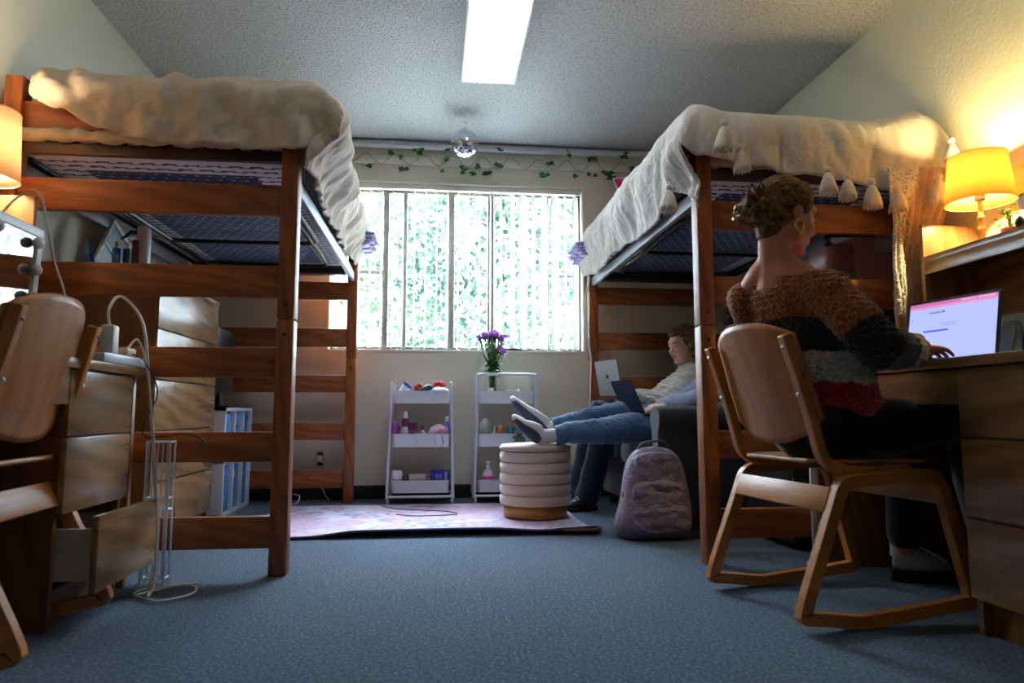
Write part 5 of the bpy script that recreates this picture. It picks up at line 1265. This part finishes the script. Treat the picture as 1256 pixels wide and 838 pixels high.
def shoe(parent, heel, toe, upper, solem, lace=None, w_=.042, h=.075, sole_t=.028, nm='shoe'):
    heel, toe = Vector(heel), Vector(toe); d = (toe-heel); L = d.length; d.normalize(); s_ = Vector((0, 0, 1)).cross(d).normalized()
    def outline(k, z, e0=0, e1=0):
        out = []
        for i in range(36):
            a = 2*PI*i/36; x = .5-.5*math.cos(a); ww = w_*(.78+.35*math.sin(x*PI*.9)**1.0)*k*math.sin(a)*(1-.18*math.exp(-((x-.42)/.18)**2))
            out.append(heel+d*(lerp(e0, L-e1, x))+s_*ww+Vector((0, 0, z)))
        return out
    so_ = obj('%s_sole' % nm, MB().rings([outline(1.0, .0), outline(1.04, .006), outline(1.04, sole_t)]), solem, parent, smooth=50)
    def up(u):
        r = []
        hh = lerp(sole_t, h, u)
        for i in range(36):
            a = 2*PI*i/36; x = .5-.5*math.cos(a)
            hx = sole_t+(h-sole_t)*u*(1.0 if x < .42 else max(.45, 1-(x-.42)*1.05))
            ww = w_*(.76+.33*math.sin(x*PI*.9))*(1-.40*u**1.5)*math.sin(a)
            r.append(heel+d*(lerp(.008*u, L-.006-.045*u, x))+s_*ww+Vector((0, 0, hx)))
        return r
    sh_ = obj(nm, MB().rings([up(0), up(.35), up(.7), up(.9), up(1.0)]), upper, parent, smooth=60, sub=1)
    if lace:
        for i in range(4):
            x = L*(.45+.09*i); z = h-.012*i+.002
            obj('lace', MB().loft([heel+d*x+s_*w_*.45+Vector((0, 0, z-.012)), heel+d*x+Vector((0, 0, z+.002)), heel+d*(x+.01)-s_*w_*.45+Vector((0, 0, z-.012))], .0035, n=6, rnd=True), lace, sh_)
    return sh_
WSH = plain((196, 190, 188), .5)
for a, b in (((1.645, 2.375, .0), (1.90, 2.36, .0)), ((1.72, 2.03, .0), (1.975, 2.03, .0))):
    shoe(C, a, b, WSH, BLACK, WHITE, h=.115, w_=.045, sole_t=.034)
    c = Vector(a)+Vector((.045, 0, .09)); obj('shoe_collar', MB().loft([c, c+Vector((.0, 0, .045))], [(.043, .037), (.040, .034)], side=(1, 0, 0), n=20), WSH, C, smooth=60)
HR = hair('blonde_brown_hair', (50, 31, 16), (146, 100, 52), (1.2, 3, 1.2))
mb = MB()
def he(c, r): mb.ell(hp(*c), r, B, 24, 16)
he((0, -.026, .044), (.083, .092, .085)); he((0, -.052, .008), (.077, .070, .080)); he((0, -.055, -.030), (.060, .050, .050)); he((0, .020, .078), (.062, .055, .046)); he((.045, .0, .035), (.040, .050, .055)); he((-.045, .0, .040), (.040, .050, .050))
obun = (.024, -.118, -.022)
he((0, -.050, -.062), (.048, .040, .045)); he((.02, -.105, -.02), (.040, .034, .042))
for k in range(16):
    a = rr.uniform(0, 6.28); r_ = rr.uniform(.01, .036); c = (obun[0]+r_*math.cos(a), obun[1]+rr.uniform(-.02, .015), obun[2]+.025+r_*1.2*math.sin(a)); he(c, (rr.uniform(.014, .026), rr.uniform(.014, .028), rr.uniform(.014, .026)))
for k in range(34):
    a = rr.uniform(0, PI*2); c = Vector((.046*math.cos(a)+.01, -.108+.02*math.sin(3*a), -.002+.050*math.sin(a)))
    mb.loft([hp(*(c*.8)), hp(*c), hp(c.x*1.3+rr.uniform(-.015, .015), c.y-.025, c.z*1.25+.012), hp(c.x*1.35+rr.uniform(-.02, .02), c.y-.03, c.z*1.0-.015)], [.007, .006, .004, .002], n=6, rnd=True)
me = fused(mb, .0045, 2)
inv = B.transposed()
def hf_(c):
    q = inv @ (c-hd); ang = math.atan2(q.x, q.z+.02)
    return .0016*N(ang*9, q.y*5, 1)+.0011*math.sin(ang*46+q.y*20+3*N(q.x*10, q.y*10, q.z*10))
puff(me, hf_)
hairC = obj_mesh('hair', me, [HR], C)
for k in range(18):
    a = rr.uniform(-1.3, 1.3); s0 = hp(.055*math.sin(a), -.075, -.05)
    if k % 3 == 0: s0 = hp(.05*math.sin(a*2), -.12, .05)
    P = [s0, s0+Vector((rr.uniform(-.02, .01), rr.uniform(-.02, .02), (-.02 if k % 3 else .025))), s0+Vector((rr.uniform(-.035, .015), rr.uniform(-.03, .03), (-.05 if k % 3 else .028)))]
    obj('loose_strand', MB().loft(P, [.0016, .0012, .0006], n=5), HR, hairC, smooth=180)
clip = MB(); c0 = (.034, -.158, -.022)
for dz in (-.016, .016):
    clip.loft([hp(c0[0]-.034, c0[1]+.03, c0[2]+dz), hp(c0[0]-.018, c0[1], c0[2]+dz*1.3), hp(c0[0]+.012, c0[1]-.002, c0[2]+dz*1.2), hp(c0[0]+.034, c0[1]+.03, c0[2]+dz*.8)], [(.004, .0025), (.006, .003), (.006, .003), (.004, .0025)], n=8, rnd=True)
clip.loft([hp(c0[0], c0[1]-.004, c0[2]-.02), hp(c0[0], c0[1]-.008, c0[2]), hp(c0[0], c0[1]-.004, c0[2]+.02)], .004, n=8, rnd=True)
obj('claw_clip', clip, plain((176, 140, 100), .15, .4), hairC, smooth=180)
er = hp(-.082, -.006, -.052); mb = MB(); torus(mb, er, .020, .0045, Matrix.Rotation(R(90), 3, 'X') @ Matrix.Rotation(R(25), 3, 'Y'), n=28); obj('hoop_earring', mb, plain((226, 176, 80), .2, 1.0), C, smooth=180)
er = hp(.082, -.006, -.052); mb = MB(); torus(mb, er, .020, .0045, Matrix.Rotation(R(90), 3, 'X'), n=28); obj('hoop_earring', mb, plain((226, 176, 80), .2, 1.0), C, smooth=180)

# ---- the near friend in blue jeans, mostly behind the bed post
A = person((1.6, 3.84, .45), 'dark-haired person in blue jeans, mostly hidden by the bed post, feet on the ottoman')
hd = Vector((1.772, 3.80, 1.075)); hf = Vector((-.93, -.10, -.28))
pelv, chest, shc = Vector((1.60, 3.84, .545)), Vector((1.70, 3.82, .76)), Vector((1.755, 3.81, .885))
shN, shF = Vector((1.74, 3.66, .87)), Vector((1.74, 3.97, .87)); elN, wrN = Vector((1.53, 3.615, .715)), Vector((1.30, 3.74, .645)); elF, wrF = Vector((1.52, 4.02, .70)), Vector((1.31, 3.92, .645))
an1, an2 = Vector((.668, 3.93, .520)), Vector((.668, 3.82, .478)); kn1, kn2 = Vector((1.07, 3.955, .60)), Vector((1.07, 3.765, .525)); hp1, hp2 = Vector((1.56, 3.93, .545)), Vector((1.56, 3.75, .54))
mb = MB(); B, hp = head_mb(mb, hd, hf, (-.2, 0, 1), [Vector((1.762, 3.805, .95)), Vector((1.757, 3.81, .90))])
cap(mb, [shc, chest, pelv], [(.15, .08), (.14, .09), (.15, .10)], side=(0, 1, 0), n=20); cap(mb, [shN, shc, shF], [.04, .05, .04])
for a, b, c in ((shN, elN, wrN), (shF, elF, wrF)): cap(mb, [a, b, c], [.042, .035, .023])
for a, b, c in ((hp1, kn1, an1), (hp2, kn2, an2)): cap(mb, [a, b, c], [.07, .05, .036])
cap(mb, [an1, Vector((.63, 3.93, .505)), Vector((.57, 3.94, .565))], [.034, .030, .020]); cap(mb, [an2, Vector((.62, 3.815, .475)), Vector((.54, 3.80, .515))], [.034, .028, .018])
hand_mb(mb, wrN, (-.95, .25, -.15), (0, 0, 1), (-.2, 1, 0), .35, .95); hand_mb(mb, wrF, (-.95, -.2, -.15), (0, 0, 1), (-.2, -1, 0), .35, .95)
bodyA = obj_mesh('body', fused(mb, .0055, 3), [SKL], A); face_parts(bodyA, B, hp, SKL, (40, 34, 32))
mb = MB(); cap(mb, [shc+Vector((0, 0, .0)), chest, pelv+Vector((.0, 0, .06))], [(.17, .09), (.165, .115), (.165, .125)], side=(0, 1, 0), n=24); cap(mb, [shN, shc, shF], [.058, .056, .058])
for a, b, c in ((shN, elN, wrN), (shF, elF, wrF)): cap(mb, [a, b, b.lerp(c, .5), c], [.062, .056, .050, .036])
me = fused(mb, .007, 4)
puff(me, lambda c: .010*N(c.x*16, c.y*16, c.z*16))
obj_mesh('blouse', me, [cloth('pale_blue_blouse', (196, 204, 226), (150, 164, 206), bs=400, wr=.6, ws=20)], A)
mb = MB(); cap(mb, [pelv+Vector((-.02, 0, -.03)), pelv+Vector((.02, 0, .01))], [(.155, .12), (.15, .11)], side=(0, 1, 0), n=22)
for k, (a, b, c) in enumerate(((hp1, kn1, an1), (hp2, kn2, an2))):
    c = c+Vector((.045, 0, .004)); dn = Vector((0, 0, -.012))
    cap(mb, [a+dn, a.lerp(b, .5)+dn*1.5, b+dn, b.lerp(c, .5)+dn*.5, c], [.096, .094, .084, .070, .055], n=20)
me = fused(mb, .007, 4)
puff(me, lambda q: .013*N(q.x*7, q.y*9, q.z*15)+.009*abs(N(q.x*20, q.y*5, q.z*24+q.x*9)))
jeansA = obj_mesh('jeans', me, [DEN], A)
for c, b in ((an1, kn1), (an2, kn2)):
    c2 = c+Vector((.045, 0, .004)); d = (b-c).normalized(); obj('hem_cuff', MB().loft([c2-d*.042, c2-d*.01, c2+d*.004], [(.056, .052), (.059, .055), (.058, .054)], n=26), DEN, jeansA, smooth=50)
SOCKW = cloth('sock_white', (222, 214, 218), bs=600, wr=.15); SOCKG = cloth('sock_grey_sole', (66, 72, 92), bs=600, wr=.15)
def sock(parent, an, heel, ball_, toe, sgn, nm='sock'):
    an, heel, ball_, toe = map(Vector, (an, heel, ball_, toe)); mb = MB()
    d = (toe-heel).normalized(); s_ = Vector((0, 1, 0)); up = d.cross(s_).normalized()
    up = up if up.dot(an-heel) > 0 else -up
    fr_ = [(heel-d*.012+up*.024, .026, .026), (heel+up*.034+d*.01, .035, .042), (heel.lerp(ball_, .38)+up*.042, .037, .050), (heel.lerp(ball_, .72)+up*.034, .040, .042), (ball_+up*.026, .045, .032), (ball_.lerp(toe, .6)+up*.020, .043, .025), (toe+up*.016, .032, .018)]
    mb.loft([q[0] for q in fr_], [(q[1], q[2]) for q in fr_], side=s_, n=22, rnd=True)
    legd = (an-heel).normalized()
    cap(mb, [heel+up*.04+d*.02, an.lerp(heel, .35)+d*.01, an], [.036, .040, .040], n=20)
    me = fused(mb, .004, 4); sk = obj_mesh(nm, me, [SOCKW], parent)
    mb = MB(); rings = []
    for c, a, b in fr_:
        ring = []
        for i in range(26):
            t = 2*PI*i/26; x, y = math.cos(t), math.sin(t)
            y = y if y < 0 else y*.25
            ring.append(c+s_*(x*(a+.0045))+up*(y*(b+.0045)-.0005))
        rings.append(ring)
    mb.rings(rings); obj(nm+'_sole', mb, SOCKG, sk, smooth=180, sub=1)
    return sk
sock(A, (.662, 3.93, .517), (.632, 3.93, .462), (.490, 3.945, .605), (.430, 3.95, .672), 1)
sock(A, (.662, 3.82, .478), (.560, 3.81, .440), (.462, 3.80, .520), (.425, 3.80, .568), 1)
HRD = hair('dark_grey_hair', (20, 20, 24), (64, 64, 72), (1, 1, 1))
mb = MB()
def he(c, r): mb.ell(hp(*c), r, B, 20, 14)
he((0, -.032, .046), (.086, .094, .088)); he((0, -.060, -.01), (.082, .066, .095)); he((.055, -.02, -.01), (.035, .05, .08)); he((-.055, -.02, -.01), (.035, .05, .08)); he((0, .03, .085), (.062, .055, .040))
me = fused(mb, .006, 3)
puff(me, lambda c: .006*N(c.x*45, c.y*45, c.z*18))
obj_mesh('hair', me, [HRD], A)
laptop((1.155, 3.70, .598), (1.12, 3.995, .598), (1.070, 3.70, .790), (.99, .1, -.02), .21, MIDN, 'dark blue laptop open on the lap of the person in blue jeans')

# ---- the far friend in the cream sweater
D = person((1.55, 4.28, .45), 'person in cream cable-knit sweater and dark jeans reclining on the sofa, face in profile')
hd = Vector((1.590, 4.28, 1.040)); hf = Vector((-.93, -.36, -.20))
pelv, chest, shc = Vector((1.56, 4.29, .545)), Vector((1.60, 4.28, .73)), Vector((1.635, 4.28, .855))
shN, shF = Vector((1.60, 4.13, .835)), Vector((1.64, 4.43, .835)); elN, wrN = Vector((1.42, 4.10, .68)), Vector((1.27, 4.185, .715)); elF, wrF = Vector((1.44, 4.48, .68)), Vector((1.27, 4.40, .725))
an1, an2 = Vector((.89, 4.36, .10)), Vector((.93, 4.24, .10)); kn1, kn2 = Vector((1.06, 4.38, .620)), Vector((1.09, 4.22, .600)); h1, h2 = Vector((1.54, 4.38, .555)), Vector((1.54, 4.20, .555))
mb = MB(); B, hp = head_mb(mb, hd, hf, (-.15, 0, 1), [Vector((1.625, 4.28, .915)), Vector((1.635, 4.28, .87))])
cap(mb, [shc, chest, pelv], [(.14, .075), (.13, .085), (.14, .10)], side=(0, 1, 0), n=20); cap(mb, [shN, shc, shF], [.038, .046, .038])
for a, b, c in ((shN, elN, wrN), (shF, elF, wrF)): cap(mb, [a, b, c], [.04, .034, .022])
for a, b, c in ((h1, kn1, an1), (h2, kn2, an2)): cap(mb, [a, b, c], [.07, .05, .035])
hand_mb(mb, wrN, (-.95, .1, -.1), (0, 0, 1), (-.2, 1, 0), .4, .95); hand_mb(mb, wrF, (-.95, -.1, -.1), (0, 0, 1), (-.2, -1, 0), .4, .95)
bodyD = obj_mesh('body', fused(mb, .005, 3), [SKL], D); face_parts(bodyD, B, hp, SKL, (150, 112, 84), (196, 110, 104))
mb = MB(); cap(mb, [shc+Vector((0, 0, -.005)), chest, pelv+Vector((-.01, 0, .04))], [(.155, .085), (.175, .125), (.175, .135)], side=(0, 1, 0), n=26); cap(mb, [shN, shc+Vector((0, 0, .005)), shF], [.060, .056, .060])
for a, b, c in ((shN, elN, wrN), (shF, elF, wrF)): cap(mb, [a, a.lerp(b, .5), b, b.lerp(c, .5), c], [.066, .066, .062, .055, .036])
me = fused(mb, .006, 4)
puff(me, lambda c: .006*N(c.x*14, c.y*14, c.z*14)+.003*math.sin((c.x*.6+c.z)*150+2*N(c.x*9, c.z*9)))
obj_mesh('sweater', me, [knit('cream_cable_knit', (246, 240, 228), (232, 224, 210), s=75, st=.6, cable=16)], D)
mb = MB(); cap(mb, [pelv+Vector((-.03, 0, -.03)), pelv+Vector((.0, 0, .0))], [(.155, .12), (.15, .11)], side=(0, 1, 0), n=22)
for a, b, c in ((h1, kn1, an1), (h2, kn2, an2)): cap(mb, [a, a.lerp(b, .5), b, b.lerp(c, .5), c+Vector((.01, 0, -.015))], [.094, .090, .080, .078, .074], n=18)
me = fused(mb, .008, 4)
puff(me, lambda c: .012*N(c.x*8, c.y*8, c.z*8)+.006*abs(N(c.x*22, c.y*9, c.z*18)))
obj_mesh('jeans', me, [DKD], D)
for a, b in (((.965, 4.36, 0), (.715, 4.33, 0)), ((1.005, 4.24, 0), (.755, 4.19, 0))): shoe(D, a, b, BLACK, plain((20, 20, 22), .5), plain((200, 200, 205), .6), w_=.045, h=.095, sole_t=.024)
HRB = hair('light_brown_hair', (58, 40, 28), (150, 118, 84), (1, 1, 1.5))
mb = MB()
def he(c, r): mb.ell(hp(*c), r, B, 20, 14)
he((0, -.030, .052), (.086, .094, .088)); he((0, -.062, .0), (.084, .064, .090)); he((.052, -.018, .03), (.034, .055, .055)); he((-.052, -.018, .03), (.034, .055, .055)); he((0, .022, .084), (.060, .055, .038))
for s_ in (-1, 1):
    for k in range(7):
        x0 = s_*(.055+.012*math.sin(k)); y0 = -.085+.013*k
        mb.loft([hp(x0*.9, y0, .03), hp(x0*1.18, y0-.005, -.03), hp(x0*1.28, y0-.012, -.075), hp(x0*1.15, y0-.020, -.115-.012*(k % 3))], [.020, .019, .015, .006], n=8, rnd=True)
for s_ in (-1, 1):
    for k in range(6):
        y0 = -.02-.018*k; mb.loft([hp(s_*.070, y0+.02, .05), hp(s_*.088, y0, -.01), hp(s_*.094, y0-.012, -.07), hp(s_*.080, y0-.018, -.13), hp(s_*.066, y0-.01, -.165)], [.018, .020, .019, .016, .006], n=8, rnd=True)
for k in range(8): x0 = -.05+.0145*k; mb.loft([hp(x0, -.09, .0), hp(x0*1.2, -.11, -.06), hp(x0*1.1, -.10, -.13)], [.022, .020, .008], n=8, rnd=True)
me = fused(mb, .005, 2)
inv = B.transposed()
def hg_(c):
    q = inv @ (c-hd); return .003*math.sin(math.atan2(q.x, q.z+.05)*36+5*N(q.x*14, q.y*14, q.z*14))+.003*N(q.x*40, q.y*40, q.z*12)
puff(me, hg_)
obj_mesh('hair', me, [HRB], D)
er = hp(.084, -.002, -.048); mb = MB(); torus(mb, er, .022, .004, Matrix.Rotation(R(75), 3, 'X') @ Matrix.Rotation(R(10), 3, 'Y'), n=28); obj('hoop_earring', mb, plain((226, 186, 100), .25, 1.0), D, smooth=180)
laptop((1.145, 4.14, .725), (1.07, 4.41, .725), (1.112, 4.135, .935), (.98, .2, 0), .21, SILV, 'silver laptop open on the knees of the woman in the cream sweater')
